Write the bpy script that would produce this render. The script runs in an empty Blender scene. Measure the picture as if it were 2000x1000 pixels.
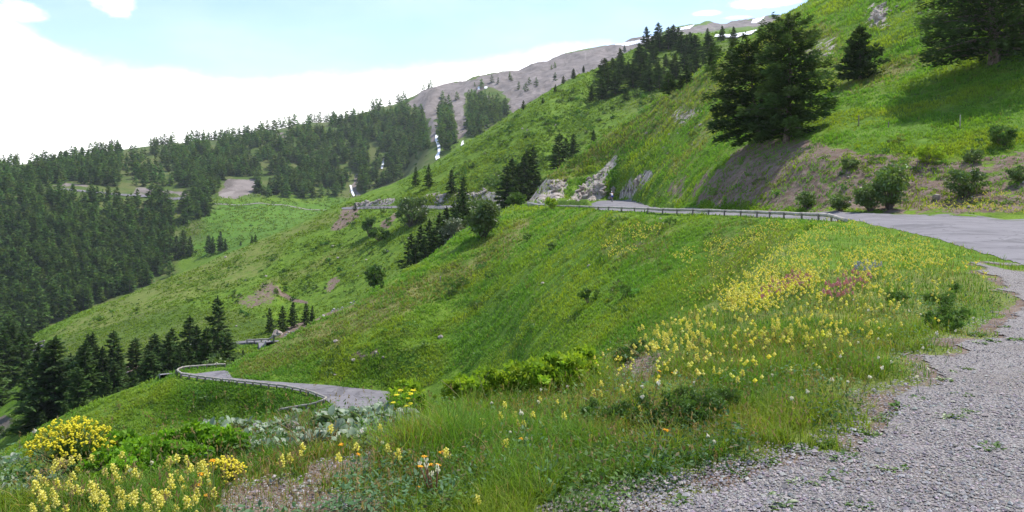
import bpy, math, time
import numpy as np
T0 = time.time()
rng = np.random.default_rng(11)
C = bpy.context.scene.collection
F, HZ, EYE = 1556.0, 370.0, 1.6        # focal length (px of a 2000 px wide picture), horizon row, eye height
PI = math.pi

# ------------------------------------------------------------------ object helpers
def tag(o, label=None, cat=None, group=None, kind=None):
    if label: o['label'] = label
    if cat: o['category'] = cat
    if group: o['group'] = group
    if kind: o['kind'] = kind
    return o

def empty(name, loc=(0, 0, 0), label=None, cat=None, group=None, rz=0.0, s=1.0):
    o = bpy.data.objects.new(name, None)
    o.empty_display_size = .2
    C.objects.link(o)
    o.location = loc; o.rotation_euler = (0, 0, rz); o.scale = (s, s, s)
    return tag(o, label, cat, group)

def obj(name, me, parent=None, loc=None):
    o = bpy.data.objects.new(name, me)
    C.objects.link(o)
    if parent is not None: o.parent = parent
    if loc is not None: o.location = loc
    return o

def mesh(name, V, faces, mats=(), midx=None, smooth=False, attrs=None):
    """V (n,3); faces: list of int arrays (m,k). attrs: {name: (n,3|4) or (n,)} point attributes."""
    V = np.asarray(V, dtype=np.float32)
    faces = [np.asarray(f, dtype=np.int32) for f in faces if len(f)]
    me = bpy.data.meshes.new(name)
    me.vertices.add(len(V)); me.vertices.foreach_set('co', V.ravel())
    loops = np.concatenate([f.ravel() for f in faces])
    sizes = np.concatenate([np.full(len(f), f.shape[1], dtype=np.int32) for f in faces])
    starts = np.concatenate([[0], np.cumsum(sizes)[:-1]]).astype(np.int32)
    me.loops.add(len(loops)); me.loops.foreach_set('vertex_index', loops)
    me.polygons.add(len(sizes)); me.polygons.foreach_set('loop_start', starts)
    for m in mats: me.materials.append(m)
    if midx is not None: me.polygons.foreach_set('material_index', np.asarray(midx, dtype=np.int32))
    me.polygons.foreach_set('use_smooth', np.full(len(sizes), bool(smooth)))
    for k, a in (attrs or {}).items():
        a = np.asarray(a, dtype=np.float32)
        if a.ndim == 1:
            at = me.attributes.new(k, 'FLOAT', 'POINT'); at.data.foreach_set('value', a)
        else:
            if a.shape[1] == 3: a = np.concatenate([a, np.ones((len(a), 1), np.float32)], 1)
            at = me.attributes.new(k, 'FLOAT_COLOR', 'POINT'); at.data.foreach_set('color', a.ravel())
    me.update(calc_edges=True)
    return me

class MB:
    """collects pieces into one mesh"""
    def __init__(s): s.V = []; s.F = []; s.M = []; s.A = []; s.n = 0
    def add(s, V, faces, m=0, tint=None):
        V = np.asarray(V, float).reshape(-1, 3)
        for f in faces:
            f = np.asarray(f, np.int32)
            if len(f):
                s.F.append(f + s.n); s.M.append(np.full(len(f), m, np.int32))
        s.V.append(V); s.n += len(V)
        s.A.append(np.ones((len(V), 3)) if tint is None else np.broadcast_to(np.asarray(tint, float), (len(V), 3)))
    def mesh(s, name, mats, smooth=False):
        return mesh(name, np.concatenate(s.V), s.F, mats, np.concatenate(s.M), smooth, {'tint': np.concatenate(s.A)})
    def box(s, c, d, rz=0, m=0):
        x, y, z = np.array(d) / 2
        V = np.array([[-x,-y,-z],[x,-y,-z],[x,y,-z],[-x,y,-z],[-x,-y,z],[x,-y,z],[x,y,z],[-x,y,z]])
        ca, sa = math.cos(rz), math.sin(rz)
        V = np.stack([V[:,0]*ca - V[:,1]*sa, V[:,0]*sa + V[:,1]*ca, V[:,2]], 1) + np.array(c)
        s.add(V, [[[0,3,2,1],[4,5,6,7],[0,1,5,4],[1,2,6,5],[2,3,7,6],[3,0,4,7]]], m)
    def tube(s, P, R, n=6, m=0, tint=None, cap=True):
        V, Fq, Ft = tube(P, R, n, cap)
        s.add(V, [Fq, Ft], m, tint)

def tube(P, R, n=6, cap=True):
    P = np.asarray(P, float); k = len(P)
    R = np.broadcast_to(np.asarray(R, float), (k,))
    T = np.gradient(P, axis=0); T /= np.linalg.norm(T, axis=1, keepdims=True) + 1e-9
    up = np.where(np.abs(T[:, 2:3]) > .9, np.array([[1., 0, 0]]), np.array([[0, 0, 1.]]))
    A = np.cross(T, up); A /= np.linalg.norm(A, axis=1, keepdims=True) + 1e-9
    B = np.cross(T, A)
    a = np.arange(n) * 2 * PI / n
    V = (P[:, None] + R[:, None, None] * (np.cos(a)[None, :, None] * A[:, None] + np.sin(a)[None, :, None] * B[:, None])).reshape(-1, 3)
    i = np.arange(k - 1)[:, None] * n; j = np.arange(n)[None]; j2 = (j + 1) % n
    Fq = np.stack([i + j, i + j2, i + n + j2, i + n + j], -1).reshape(-1, 4)
    Ft = np.zeros((0, 3), int)
    if cap:
        V = np.concatenate([V, P[:1], P[-1:]])
        j = np.arange(n); j2 = (j + 1) % n
        Ft = np.concatenate([np.stack([j2, j, np.full(n, k * n)], 1), np.stack([(k - 1) * n + j, (k - 1) * n + j2, np.full(n, k * n + 1)], 1)])
    return V, Fq, Ft

# ------------------------------------------------------------------ noise
def _h(ix, iy, seed):
    n = (ix.astype(np.int64) * 374761393 + iy.astype(np.int64) * 668265263 + seed * 974634777) & 0xffffffff
    n = ((n ^ (n >> 13)) * 1274126177) & 0xffffffff
    return ((n ^ (n >> 16)) & 0xffff) / 65535.0
def vn(x, y, seed=0):
    ix = np.floor(x); iy = np.floor(y); fx = x - ix; fy = y - iy
    ix = ix.astype(np.int64); iy = iy.astype(np.int64)
    fx = fx*fx*fx*(fx*(fx*6-15)+10); fy = fy*fy*fy*(fy*(fy*6-15)+10)
    a = _h(ix, iy, seed); b = _h(ix+1, iy, seed); c = _h(ix, iy+1, seed); d = _h(ix+1, iy+1, seed)
    return (a*(1-fx)+b*fx)*(1-fy) + (c*(1-fx)+d*fx)*fy
def fbm(x, y, seed=0, o=4, g=.5):
    s = 0; a = 1; t = 0
    for k in range(o):
        s = s + a * (vn(x*2**k + 17.3*k, y*2**k - 9.1*k, seed + k) - .5); t += a; a *= g
    return s / t * 2          # about -1..1
# ------------------------------------------------------------------ terrain: sections along the view, each a chain of (distance, height) stations
# stations are written as photo column: (distance m, photo row of the ground there); heights follow from the eye height
def Zrow(D, z): return HZ - (z - EYE) / D * F
LN = {}
LN['N0'] = {p: (1.0, Zrow(1.0, 0)) for p in (-2600, 4600)}
LN['N1'] = {p: (2.6, Zrow(2.6, 0)) for p in (-2600, 4600)}
LN['FE'] = {-2600:(2.9,800), -600:(5.0,930), 0:(5.7,908), 230:(6.1,880), 400:(6.6,842), 500:(6.8,826), 640:(7.0,808), 770:(7.4,802), 900:(7.8,790), 1000:(8.1,770), 1100:(8.6,738),
            1180:(9.3,700), 1250:(10.2,664), 1320:(11.2,628), 1400:(13.2,588), 1450:(15.5,548), 1500:(20,500), 1560:(27,462), 1600:(32,446), 1640:(37.5,434), 1700:(33,445), 1800:(26.5,463), 1900:(20.5,490), 2000:(16.4,522), 2600:(7.6,698), 4600:(4.0,990)}
LN['FE2'] = {p: (LN['FE'][p][0]*1.3, Zrow(LN['FE'][p][0]*1.3, EYE-(LN['FE'][p][1]-HZ)/F*LN['FE'][p][0]-.13*LN['FE'][p][0])) for p in (-2600,-600,0,230,400,500,640,770,900,1000,1100,1180,1250,1320,1400)}
LN['FV'] = {-2600:(20,1200), -600:(30,1250), 0:(42,1100), 230:(44,1120), 500:(45,1186), 640:(45,1150), 780:(42,1000), 900:(36,960), 1060:(25,1187), 1170:(25,1124), 1300:(26,975), 1400:(28,765), 1500:(30,536), 1600:(36.5,448), 1640:(38.5,436)}
LN['A1'] = {-600:(50,1200), 0:(68,938), 230:(72,862), 350:(76,838), 500:(76.5,822), 600:(73,812), 640:(70,826), 700:(62,860), 780:(58,855), 900:(56,880), 1000:(50,820), 1060:(46,725), 1170:(42,690), 1300:(39.5,622), 1400:(41,548), 1500:(40,470), 1560:(38.5,454), 1600:(38.5,441), 1640:(39.3,434)}
D18 = 19.6 * F
def ro(p): return (D18/(p-HZ), p)
LN['RO'] = {-600:(70,1090), 0:(78,908), 200:(80,812), 350:ro(734), 380:ro(739), 420:ro(744.5), 450:ro(747), 500:ro(752), 560:ro(759.5), 600:ro(768), 636:ro(781), 660:ro(803), 700:ro(835), 780:ro(850), 900:(60,842), 1000:(56,752), 1060:(51,675)}
LN['RI'] = {-600:(80,1060), 0:(84,893), 200:(85,790), 350:ro(727), 380:ro(731), 420:ro(725.5), 445:ro(724), 453:ro(739), 500:ro(743.5), 560:ro(748), 640:ro(753), 700:ro(759.5), 780:ro(768), 900:(72,740), 1000:(66,662), 1060:(58,620)}
LN['AM'] = {500:(86,715), 560:(85,712), 640:(86,695), 780:(82,664), 900:(85,650), 1000:(75,600), 1060:(65,575), 1170:(56,552), 1300:(51,512), 1400:(49,480), 1500:(45,446), 1560:(42.5,438), 1600:(41,436), 1640:(40.2,435)}
LN['SA'] = {-600:(92,1010), 0:(88,884), 100:(88,824), 200:(88,778), 300:(88,742), 350:(86.6,723), 380:(87.2,721), 420:(87.7,719), 445:(88,718), 455:(89,713), 500:(92,686), 550:(94,664), 620:(98,626), 690:(103,597), 725:(106,567), 780:(110,533), 840:(116,501), 912:(126,444), 970:(138,415), 1000:(146,403),
            1040:(140,405), 1060:(130,406), 1110:(112,408), 1150:(97,410), 1170:(88,411), 1200:(80,412), 1300:(66,417), 1400:(58,421), 1500:(51,426), 1600:(44.5,432), 1640:(41,435), 1700:(39,431), 1850:(31,445), 2000:(24,470), 2600:(12.5,560), 4600:(7,720)}
LN['UI'] = {1060:(150,406), 1110:(152,404), 1150:(155,400), 1168:(158,391.5), 1200:(160,391), 1235:(146,393), 1270:(112,403.5), 1300:(92,408), 1400:(71,412), 1500:(62,415.5), 1600:(56,417.5), 1640:(54,416.5), 1700:(52,416), 1850:(48,421), 2000:(43,428), 2600:(28,452), 4600:(18,500)}
LN['H1'] = {1010:(160,388), 1060:(155,385), 1200:(165,365), 1235:(152,366), 1270:(127,364), 1300:(108,358), 1400:(80,342), 1500:(70.5,322), 1600:(65,305), 1700:(61,304), 1850:(57,318), 2000:(52,328), 2600:(40,330), 4600:(34,300)}
LN['H2'] = {1010:(164,380), 1060:(162,366), 1200:(172,318), 1300:(140,284), 1400:(116,236), 1500:(104,200), 1600:(98,176), 1700:(93,152), 1850:(84,128), 2000:(75,112), 2600:(64,60), 4600:(60,0)}
LN['SH'] = {1010:(168,373), 1065:(170,346), 1150:(178,286), 1220:(182,241), 1280:(185,201), 1350:(188,157), 1415:(190,114), 1470:(193,80), 1530:(196,44), 1571:(198,21), 1600:(200,2), 1700:(202,-68), 1850:(203,-170), 2000:(200,-270), 2600:(180,-600), 4600:(160,-900)}
LN['VA'] = {-600:(118,1050), 0:(116,915), 200:(116,806), 350:(116,754), 455:(121,724), 500:(124,694), 550:(128,670), 620:(135,644), 690:(142,617), 725:(145,592), 780:(150,560), 840:(155,530), 912:(165,472), 1000:(190,420), 1065:(210,385), 1150:(220,340), 1280:(228,285), 1415:(236,190), 1530:(242,110), 1600:(250,60), 1700:(252,0), 2000:(250,-160), 2600:(225,-420), 4600:(200,-650)}
LN['B1'] = {-600:(150,1010), 0:(150,850), 100:(155,765), 200:(160,732), 340:(166,694), 455:(169,674), 540:(173,657), 620:(178,624), 690:(181,590), 780:(186,527), 840:(191,490), 912:(198,440), 1000:(212,415), 1065:(217,378), 1110:(234,325), 1150:(250,280), 1280:(262,225), 1400:(275,150), 1540:(290,90), 1700:(300,20), 2600:(260,-380)}
LN['BO'] = {540:(280,461), 620:(287,426), 650:(293,409.5), 690:(281,409), 780:(262,407), 860:(248,408), 930:(238,408), 1000:(226,405), 1040:(225,402), 1065:(226,388), 1110:(244,310), 1150:(262,262)}
LN['BI'] = {540:(282,459.5), 620:(289.5,424.5), 650:(296,407.5), 690:(286,405), 780:(268,403), 860:(254,402.5), 930:(244,402), 1000:(233,398), 1040:(230,396), 1065:(232,380), 1110:(250,303), 1150:(266,257)}
LN['B2'] = {540:(284,457.5), 620:(291.5,422.5), 650:(299,405), 690:(290,399), 780:(273,388), 860:(259,385), 930:(250,378), 1000:(240,370), 1040:(237,364), 1065:(239,352), 1110:(257,295), 1150:(271,250)}
LN['SB'] = {-600:(240,960), 0:(236,690), 60:(239,662), 100:(241,641), 170:(246,611), 250:(253,579), 340:(261,541), 455:(276,493), 540:(286,456), 620:(293,421), 650:(301,404), 690:(312,387), 770:(326,358), 850:(341,318), 920:(353,277), 1000:(366,225), 1100:(381,165), 1150:(391,141), 1200:(401,116), 1290:(421,77), 1400:(441,62), 1540:(461,44), 1600:(471,42), 1700:(480,10), 2600:(420,-340)}
LN['VB'] = {-600:(320,1000), 0:(325,760), 100:(330,705), 340:(365,605), 540:(390,535), 650:(410,482), 850:(450,395), 1000:(480,322), 1150:(510,230), 1290:(540,150), 1400:(560,105), 1540:(590,80), 1700:(600,40), 2600:(560,-280)}
LN['C1'] = {-600:(420,860), 0:(420,690), 100:(430,645), 340:(505,548), 540:(525,460), 650:(570,418), 850:(690,330), 1000:(800,236), 1150:(900,155), 1290:(1000,95), 1400:(1100,70), 1540:(1180,46), 1700:(1200,20), 2600:(1100,-200)}
LN['C2'] = {-600:(640,370), 0:(640,366), 150:(660,373), 250:(680,382), 370:(690,390), 450:(700,395), 640:(730,403), 690:(770,386), 850:(860,318)}
LN['C3'] = {-600:(660,360), 0:(650,362), 150:(670,369), 250:(690,377), 370:(702,384.5), 450:(714,389), 640:(748,396), 690:(800,372), 850:(900,300)}
LN['SC'] = {-600:(900,340), 0:(960,326), 100:(980,316), 200:(1000,299), 300:(1030,284), 400:(1060,276), 480:(1080,262), 560:(1100,247), 640:(1120,238), 700:(1150,223), 780:(1190,202), 830:(1220,174), 880:(1250,157), 950:(1290,147), 1000:(1330,137), 1100:(1400,109), 1200:(1450,86), 1280:(1500,65), 1400:(1580,43), 1480:(1620,37), 1530:(1650,31), 1600:(1700,15), 1700:(1700,0), 2600:(1500,-150), 4600:(1300,-150)}
LN['BK'] = {-2600:(1500,460), 0:(1500,440), 1000:(1900,330), 1600:(2200,250), 4600:(2000,250)}
LN['END'] = {-2600:(2600,440), 4600:(2600,440)}
SIG = {k: 38 for k in ('FE2','FV','A1','AM','VA','B1','VB','C1','H1','H2','BK')}; SIG.update(RO=3, RI=2, SH=10, SB=12, FE=12, SC=10)
ORDER = ['N0','N1','FE','FE2','FV','A1','RO','RI','AM','SA','UI','H1','H2','SH','VA','B1','BO','BI','B2','SB','VB','C1','C2','C3','SC','BK','END']

PXC = np.unique(np.concatenate([np.arange(-2600, -300, 60), np.arange(-300, -60, 12), np.arange(-60, 2064, 2.5), np.arange(2064, 2400, 12), np.arange(2400, 4601, 60)]).astype(float))
NC = len(PXC)
Dk = np.full((len(ORDER), NC), np.nan); Pk = Dk.copy(); Wk = np.zeros_like(Dk)
for i, k in enumerate(ORDER):
    xs = sorted(LN[k]); d = np.log([LN[k][x][0] for x in xs]); p = np.array([LN[k][x][1] for x in xs])
    ok = (PXC >= xs[0]) & (PXC <= xs[-1])
    sg = SIG.get(k, 5)
    u_ = np.arange(xs[0]-4*sg, xs[-1]+4*sg+1, 1.0); kw = np.exp(-.5*(np.arange(-3*sg, 3*sg+1)/sg)**2); kw /= kw.sum()
    def sm_(v):                              # reflect at the ends so that the end values stay
        g = np.interp(u_, xs, v); lo = u_ < xs[0]; hi = u_ > xs[-1]
        g[lo] = 2*v[0] - np.interp(2*xs[0]-u_[lo], xs, v); g[hi] = 2*v[-1] - np.interp(2*xs[-1]-u_[hi], xs, v)
        return np.convolve(np.pad(g, 3*sg, mode='edge'), kw, 'valid')
    Dk[i, ok] = np.interp(PXC[ok], u_, sm_(d)); Pk[i, ok] = np.interp(PXC[ok], u_, sm_(p))
    t = np.clip(np.minimum(PXC - xs[0] + (1e6 if xs[0] <= -2600 else 0), xs[-1] - PXC + (1e6 if xs[-1] >= 4600 else 0)) / (14 if k in ('BO','BI','B2') else 70), 0, 1)
    Wk[i] = np.where(ok, t*t*(3-2*t), 0)
Zk = EYE - (Pk - HZ) / F * np.exp(Dk)
idx = np.arange(len(ORDER))
for c in range(NC):                          # stations a section does not have lie evenly between its neighbours; they fade in and out
    ok = Wk[:, c] > .999
    df = np.interp(idx, idx[ok], Dk[ok, c])
    dn = np.where(Wk[:, c] > 0, Wk[:, c]*np.nan_to_num(Dk[:, c]) + (1-Wk[:, c])*df, df)
    zf = np.interp(np.exp(dn), np.exp(Dk[ok, c]), Zk[ok, c])
    zd = np.interp(np.exp(np.nan_to_num(Dk[:, c])), np.exp(Dk[ok, c]), Zk[ok, c])
    Zk[:, c] = np.where(Wk[:, c] > 0, zf + Wk[:, c]*(np.nan_to_num(Zk[:, c]) - zd), zf)
    Dk[:, c] = dn
for c in range(NC):
    for i in range(1, len(ORDER)):
        if Dk[i, c] < Dk[i-1, c] + .004: Dk[i, c] = Dk[i-1, c] + .004
LDk = {k: Dk[i].copy() for i, k in enumerate(ORDER)}

SEG = [(1, 12, 190), (12, 40, 120), (40, 130, 190), (130, 340, 190), (340, 800, 90), (800, 1750, 110), (1750, 2600, 10)]
LD = np.concatenate([np.linspace(math.log(a), math.log(b), n, endpoint=False) for a, b, n in SEG] + [[math.log(2600)]])
NR = len(LD)
def pchip(x, y, xq):
    h = np.diff(x); d = np.diff(y) / h
    m = np.zeros_like(y)
    s = (np.sign(d[:-1]) * np.sign(d[1:])) > 0
    w1 = 2*h[1:] + h[:-1]; w2 = h[1:] + 2*h[:-1]
    with np.errstate(divide='ignore', invalid='ignore'):
        m[1:-1] = np.where(s, (w1 + w2) / (w1/np.where(d[:-1] == 0, 1, d[:-1]) + w2/np.where(d[1:] == 0, 1, d[1:])), 0)
    m[0], m[-1] = d[0], d[-1]
    i = np.clip(np.searchsorted(x, xq) - 1, 0, len(x) - 2)
    t = (xq - x[i]) / h[i]
    return ((1+2*t)*(1-t)**2)*y[i] + t*(1-t)**2*h[i]*m[i] + t*t*(3-2*t)*y[i+1] + t*t*(t-1)*h[i]*m[i+1]
Z = np.empty((NR, NC))
DR = np.exp(LD)
for c in range(NC): Z[:, c] = pchip(np.exp(Dk[:, c]), Zk[:, c], np.clip(DR, 1.0, 2600))
# smooth across the sections a little so that no crease shows between them (not across the lower road's bend)
w = np.array([1, 4, 8, 10, 8, 4, 1.]); w /= w.sum()
Zp = np.pad(Z, ((0, 0), (3, 3)), mode='edge')
Z = sum(w[k] * Zp[:, k:k+NC] for k in range(7))
GX = (PXC[None] - 1000) / F * DR[:, None]
GY = np.broadcast_to(DR[:, None], GX.shape).copy()
GP = np.broadcast_to(PXC[None], GX.shape)

def band(a, b, grow=0.0):                    # weight 1 on the strip between two station lines
    lo = LDk[a][None] - grow; hi = LDk[b][None] + grow
    e = .012
    return np.clip((LD[:, None] - lo) / e + 1, 0, 1) * np.clip((hi - LD[:, None]) / e + 1, 0, 1)
def ramp(v, a, b): return np.clip((v - a) / (b - a), 0, 1)
calm = np.zeros_like(Z)
calm = np.maximum(calm, band('RO', 'RI') * (GP > 340) * (GP < 920))
calm = np.maximum(calm, band('SA', 'UI') * (GP > 1050))
calm = np.maximum(calm, band('BO', 'BI') * (GP > 640) * (GP < 1045))
calm = np.maximum(calm, ramp(GP, 1640, 1700) * (LD[:, None] > LDk['FE'][None] - .02) * (LD[:, None] < LDk['UI'][None] + .01))
amp = np.where(GY < 16, .035, np.where(GY < 40, .035 + (GY-16)/24*.12, np.where(GY < 400, .15 + (GY-40)*.0022, .94 + (GY-400)*.0035)))
near = 1 - ramp(GY, 14, 40); mid = ramp(GY, 14, 40) * (1 - ramp(GY, 380, 600)); far = ramp(GY, 380, 600)
nz = near * fbm(GX/1.1, GY/1.1, 1, 4) + mid * (fbm(GX/14, GY/14, 5, 5, .55) * 1.1 + fbm(GX/4.5, GY/9, 7, 3) * .45) + far * (fbm(GX/110, GY/110, 9, 5, .55) * 1.1)
gull = np.abs(fbm(GX/60 + fbm(GX/90, GY/90, 23, 3)*.6, GY/260, 21, 4)) * far * -6.0 * (1 + 1.6*ramp(GP, 780, 860)*(1 - ramp(GP, 1400, 1600)))
nz = nz * amp + gull * (GP > 300)
# keep crest and road lines where they are: damp on the skyline of each spur
damp = 1 - .6 * np.exp(-((LD[:, None] - LDk['SA'][None]) / .05) ** 2) * (GP < 1000)
Z = Z + nz * (1 - calm) * damp
# bare cut bank above the road: little gullies
bank = band('UI', 'H1', .03) * (GP > 1300)
Z += bank * (fbm(GX/2.2, GY/6, 31, 4) * .35)
rockz = band('UI', 'H2', .0) * (GP > 1030) * (GP < 1320)
Z += rockz * np.abs(fbm(GX/3, GY/5, 41, 4)) * 1.2
# grassy mound between the rail and the road at the spur's nose
_u = (np.broadcast_to(DR[:, None], Z.shape) - np.exp(LDk['SA'])[None])
Z += 1.25*np.exp(-((_u - 5.5)/3.0)**2)*np.clip((GP - 1064)/22, 0, 1)*np.clip((1162 - GP)/14, 0, 1)
PYG = HZ - (Z - EYE) / DR[:, None] * F

def tz(x, y):
    """terrain height at world x, y"""
    x = np.asarray(x, float); y = np.maximum(np.asarray(y, float), 1.0001)
    px = np.clip(x / y * F + 1000, PXC[0], PXC[-1] - .01)
    c = np.clip(np.searchsorted(PXC, px, 'right') - 1, 0, NC - 2); fc = (px - PXC[c]) / (PXC[c+1] - PXC[c])
    l = np.log(np.clip(y, 1.0001, 2599)); r = np.clip(np.searchsorted(LD, l, 'right') - 1, 0, NR - 2); fr = (l - LD[r]) / (LD[r+1] - LD[r])
    return (Z[r, c]*(1-fc) + Z[r, c+1]*fc)*(1-fr) + (Z[r+1, c]*(1-fc) + Z[r+1, c+1]*fc)*fr

def hit(px, py, dmin=1.0):
    """where the sight line through photo column px, row py meets the terrain -> x, y, z (nan if sky)"""
    px = np.atleast_1d(np.asarray(px, float)); py = np.atleast_1d(np.asarray(py, float))
    out = np.full((len(px), 3), np.nan)
    r0 = int(np.searchsorted(LD, math.log(dmin)))
    for s in range(0, len(px), 4000):
        q = slice(s, s + 4000); pxx = px[q]
        c = np.clip(np.searchsorted(PXC, pxx, 'right') - 1, 0, NC - 2); fc = ((pxx - PXC[c]) / (PXC[c+1] - PXC[c]))[None]
        prof = PYG[r0:, c]*(1-fc) + PYG[r0:, c+1]*fc
        ok = prof <= py[q][None]
        r = ok.argmax(0); good = ok.any(0)
        rr = np.maximum(r, 1); j = np.arange(len(pxx))
        a = prof[rr-1, j]; b = prof[rr, j]
        t = np.clip(np.where(np.abs(a-b) > 1e-9, (a - py[q]) / np.where(a == b, 1, a - b), 0), 0, 1)
        l = LD[r0 + rr-1]*(1-t) + LD[r0 + rr]*t
        y = np.exp(l); x = (pxx - 1000) / F * y
        o = np.stack([x, y, EYE - (py[q] - HZ) / F * y], 1); o[~good] = np.nan
        out[q] = o
    return out
def hit1(px, py, dmin=1.0):
    h = hit([px], [py], dmin)[0]
    return np.array([h[0], h[1], float(tz(h[0], h[1]))])
def at(px, D):
    x = (px - 1000) / F * D
    return np.array([x, D, float(tz(x, D))])
def inpoly(px, py, poly):
    poly = np.asarray(poly, float); r = np.zeros(np.shape(px), bool)
    x2, y2 = poly[-1]
    for x1, y1 in poly:
        if y1 != y2:
            c = ((py < y1) != (py < y2)) & (px < (x2-x1)*(py-y1)/(y2-y1) + x1)
            r ^= c
        x2, y2 = x1, y1
    return r
def proj(x, y, z): return 1000 + x / y * F, HZ - (z - EYE) / y * F
# ------------------------------------------------------------------ materials
class NT:
    def __init__(s, name):
        s.m = bpy.data.materials.new(name); s.m.use_nodes = True
        s.t = s.m.node_tree; s.t.nodes.clear()
        s.out = s.n('ShaderNodeOutputMaterial')
    def n(s, typ, **k):
        nd = s.t.nodes.new(typ)
        for a, v in k.items(): setattr(nd, a, v)
        return nd
    def l(s, a, b): s.t.links.new(a, b)
    def put(s, sock, v):
        if isinstance(v, bpy.types.NodeSocket): s.l(v, sock)
        elif isinstance(v, (tuple, list)) and len(v) == 3 and sock.type == 'RGBA': sock.default_value = (*v, 1)
        else: sock.default_value = v
    def noise(s, scale, detail=4, rough=.55, vec=None, dist=0.0):
        nd = s.n('ShaderNodeTexNoise'); nd.inputs['Scale'].default_value = scale
        nd.inputs['Detail'].default_value = detail; nd.inputs['Roughness'].default_value = rough
        nd.inputs['Distortion'].default_value = dist
        s.l(vec or s.pos(), nd.inputs['Vector']); return nd.outputs['Fac']
    def pos(s):
        if not hasattr(s, '_p'): s._p = s.n('ShaderNodeNewGeometry').outputs['Position']
        return s._p
    def opos(s):
        if not hasattr(s, '_o'): s._o = s.n('ShaderNodeTexCoord').outputs['Object']
        return s._o
    def ramp(s, v, a, b):
        nd = s.n('ShaderNodeMapRange', interpolation_type='SMOOTHSTEP'); s.l(v, nd.inputs['Value'])
        nd.inputs['From Min'].default_value = a; nd.inputs['From Max'].default_value = b
        return nd.outputs['Result']
    def mix(s, f, a, b, mode='MIX'):
        nd = s.n('ShaderNodeMix', data_type='RGBA', blend_type=mode)
        s.put(nd.inputs['Factor'], f); s.put(nd.inputs['A'], a); s.put(nd.inputs['B'], b)
        return nd.outputs['Result']
    def math(s, op, a, b=0.0, c=None):
        nd = s.n('ShaderNodeMath', operation=op); s.put(nd.inputs[0], a); s.put(nd.inputs[1], b)
        if c is not None: s.put(nd.inputs[2], c)
        return nd.outputs[0]
    def attr(s, name):
        nd = s.n('ShaderNodeAttribute', attribute_name=name); return nd
    def bump(s, h, st, dist):
        nd = s.n('ShaderNodeBump'); nd.inputs['Strength'].default_value = st; nd.inputs['Distance'].default_value = dist
        s.l(h, nd.inputs['Height']); return nd.outputs['Normal']
    def surf(s, col, rough=.8, normal=None, spec=.3, metal=0.0):
        b = s.n('ShaderNodeBsdfPrincipled'); s.put(b.inputs['Base Color'], col); s.put(b.inputs['Roughness'], rough)
        b.inputs['Specular IOR Level'].default_value = spec; b.inputs['Metallic'].default_value = metal
        if normal is not None: s.l(normal, b.inputs['Normal'])
        s.l(b.outputs[0], s.out.inputs['Surface']); return s.m

def leaf_mat(name, col, trans=.35, rough=.55, var=.25, gloss=.06, tint=True):
    """thin leaf: diffuse + translucent, tinted per leaf by the 'tint' attribute and a little per plant"""
    t = NT(name)
    c = col
    if tint:
        a = t.attr('tint').outputs['Color']; c = t.mix(1.0, col, a, 'MULTIPLY')
    oi = t.n('ShaderNodeObjectInfo').outputs['Random']
    k = t.math('MULTIPLY_ADD', oi, var, 1 - var/2)
    cc = t.n('ShaderNodeCombineColor'); t.l(k, cc.inputs[0]); t.l(k, cc.inputs[1]); t.l(k, cc.inputs[2])
    c = t.mix(1.0, c, cc.outputs[0], 'MULTIPLY')
    d = t.n('ShaderNodeBsdfDiffuse'); t.put(d.inputs['Color'], c)
    tr = t.n('ShaderNodeBsdfTranslucent'); t.l(t.mix(1.0, c, (1.25, 1.2, .6), 'MULTIPLY'), tr.inputs['Color'])
    m = t.n('ShaderNodeMixShader'); m.inputs[0].default_value = trans
    t.l(d.outputs[0], m.inputs[1]); t.l(tr.outputs[0], m.inputs[2])
    g = t.n('ShaderNodeBsdfGlossy'); g.inputs['Roughness'].default_value = rough; g.inputs['Color'].default_value = (1, 1, 1, 1)
    m2 = t.n('ShaderNodeMixShader'); m2.inputs[0].default_value = gloss
    t.l(m.outputs[0], m2.inputs[1]); t.l(g.outputs[0], m2.inputs[2])
    t.l(m2.outputs[0], t.out.inputs['Surface'])
    return t.m

def plain_mat(name, col, col2=None, scale=8, rough=.8, bump=0.0, bscale=30, bd=.02, obj_space=True, spec=.3):
    t = NT(name); v = t.opos() if obj_space else t.pos()
    c = t.mix(t.ramp(t.noise(scale, 5, .6, v), .35, .65), col, col2 or tuple(x*.7 for x in col))
    n = t.bump(t.noise(bscale, 5, .6, v), bump, bd) if bump else None
    return t.surf(c, rough, n, spec)

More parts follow.
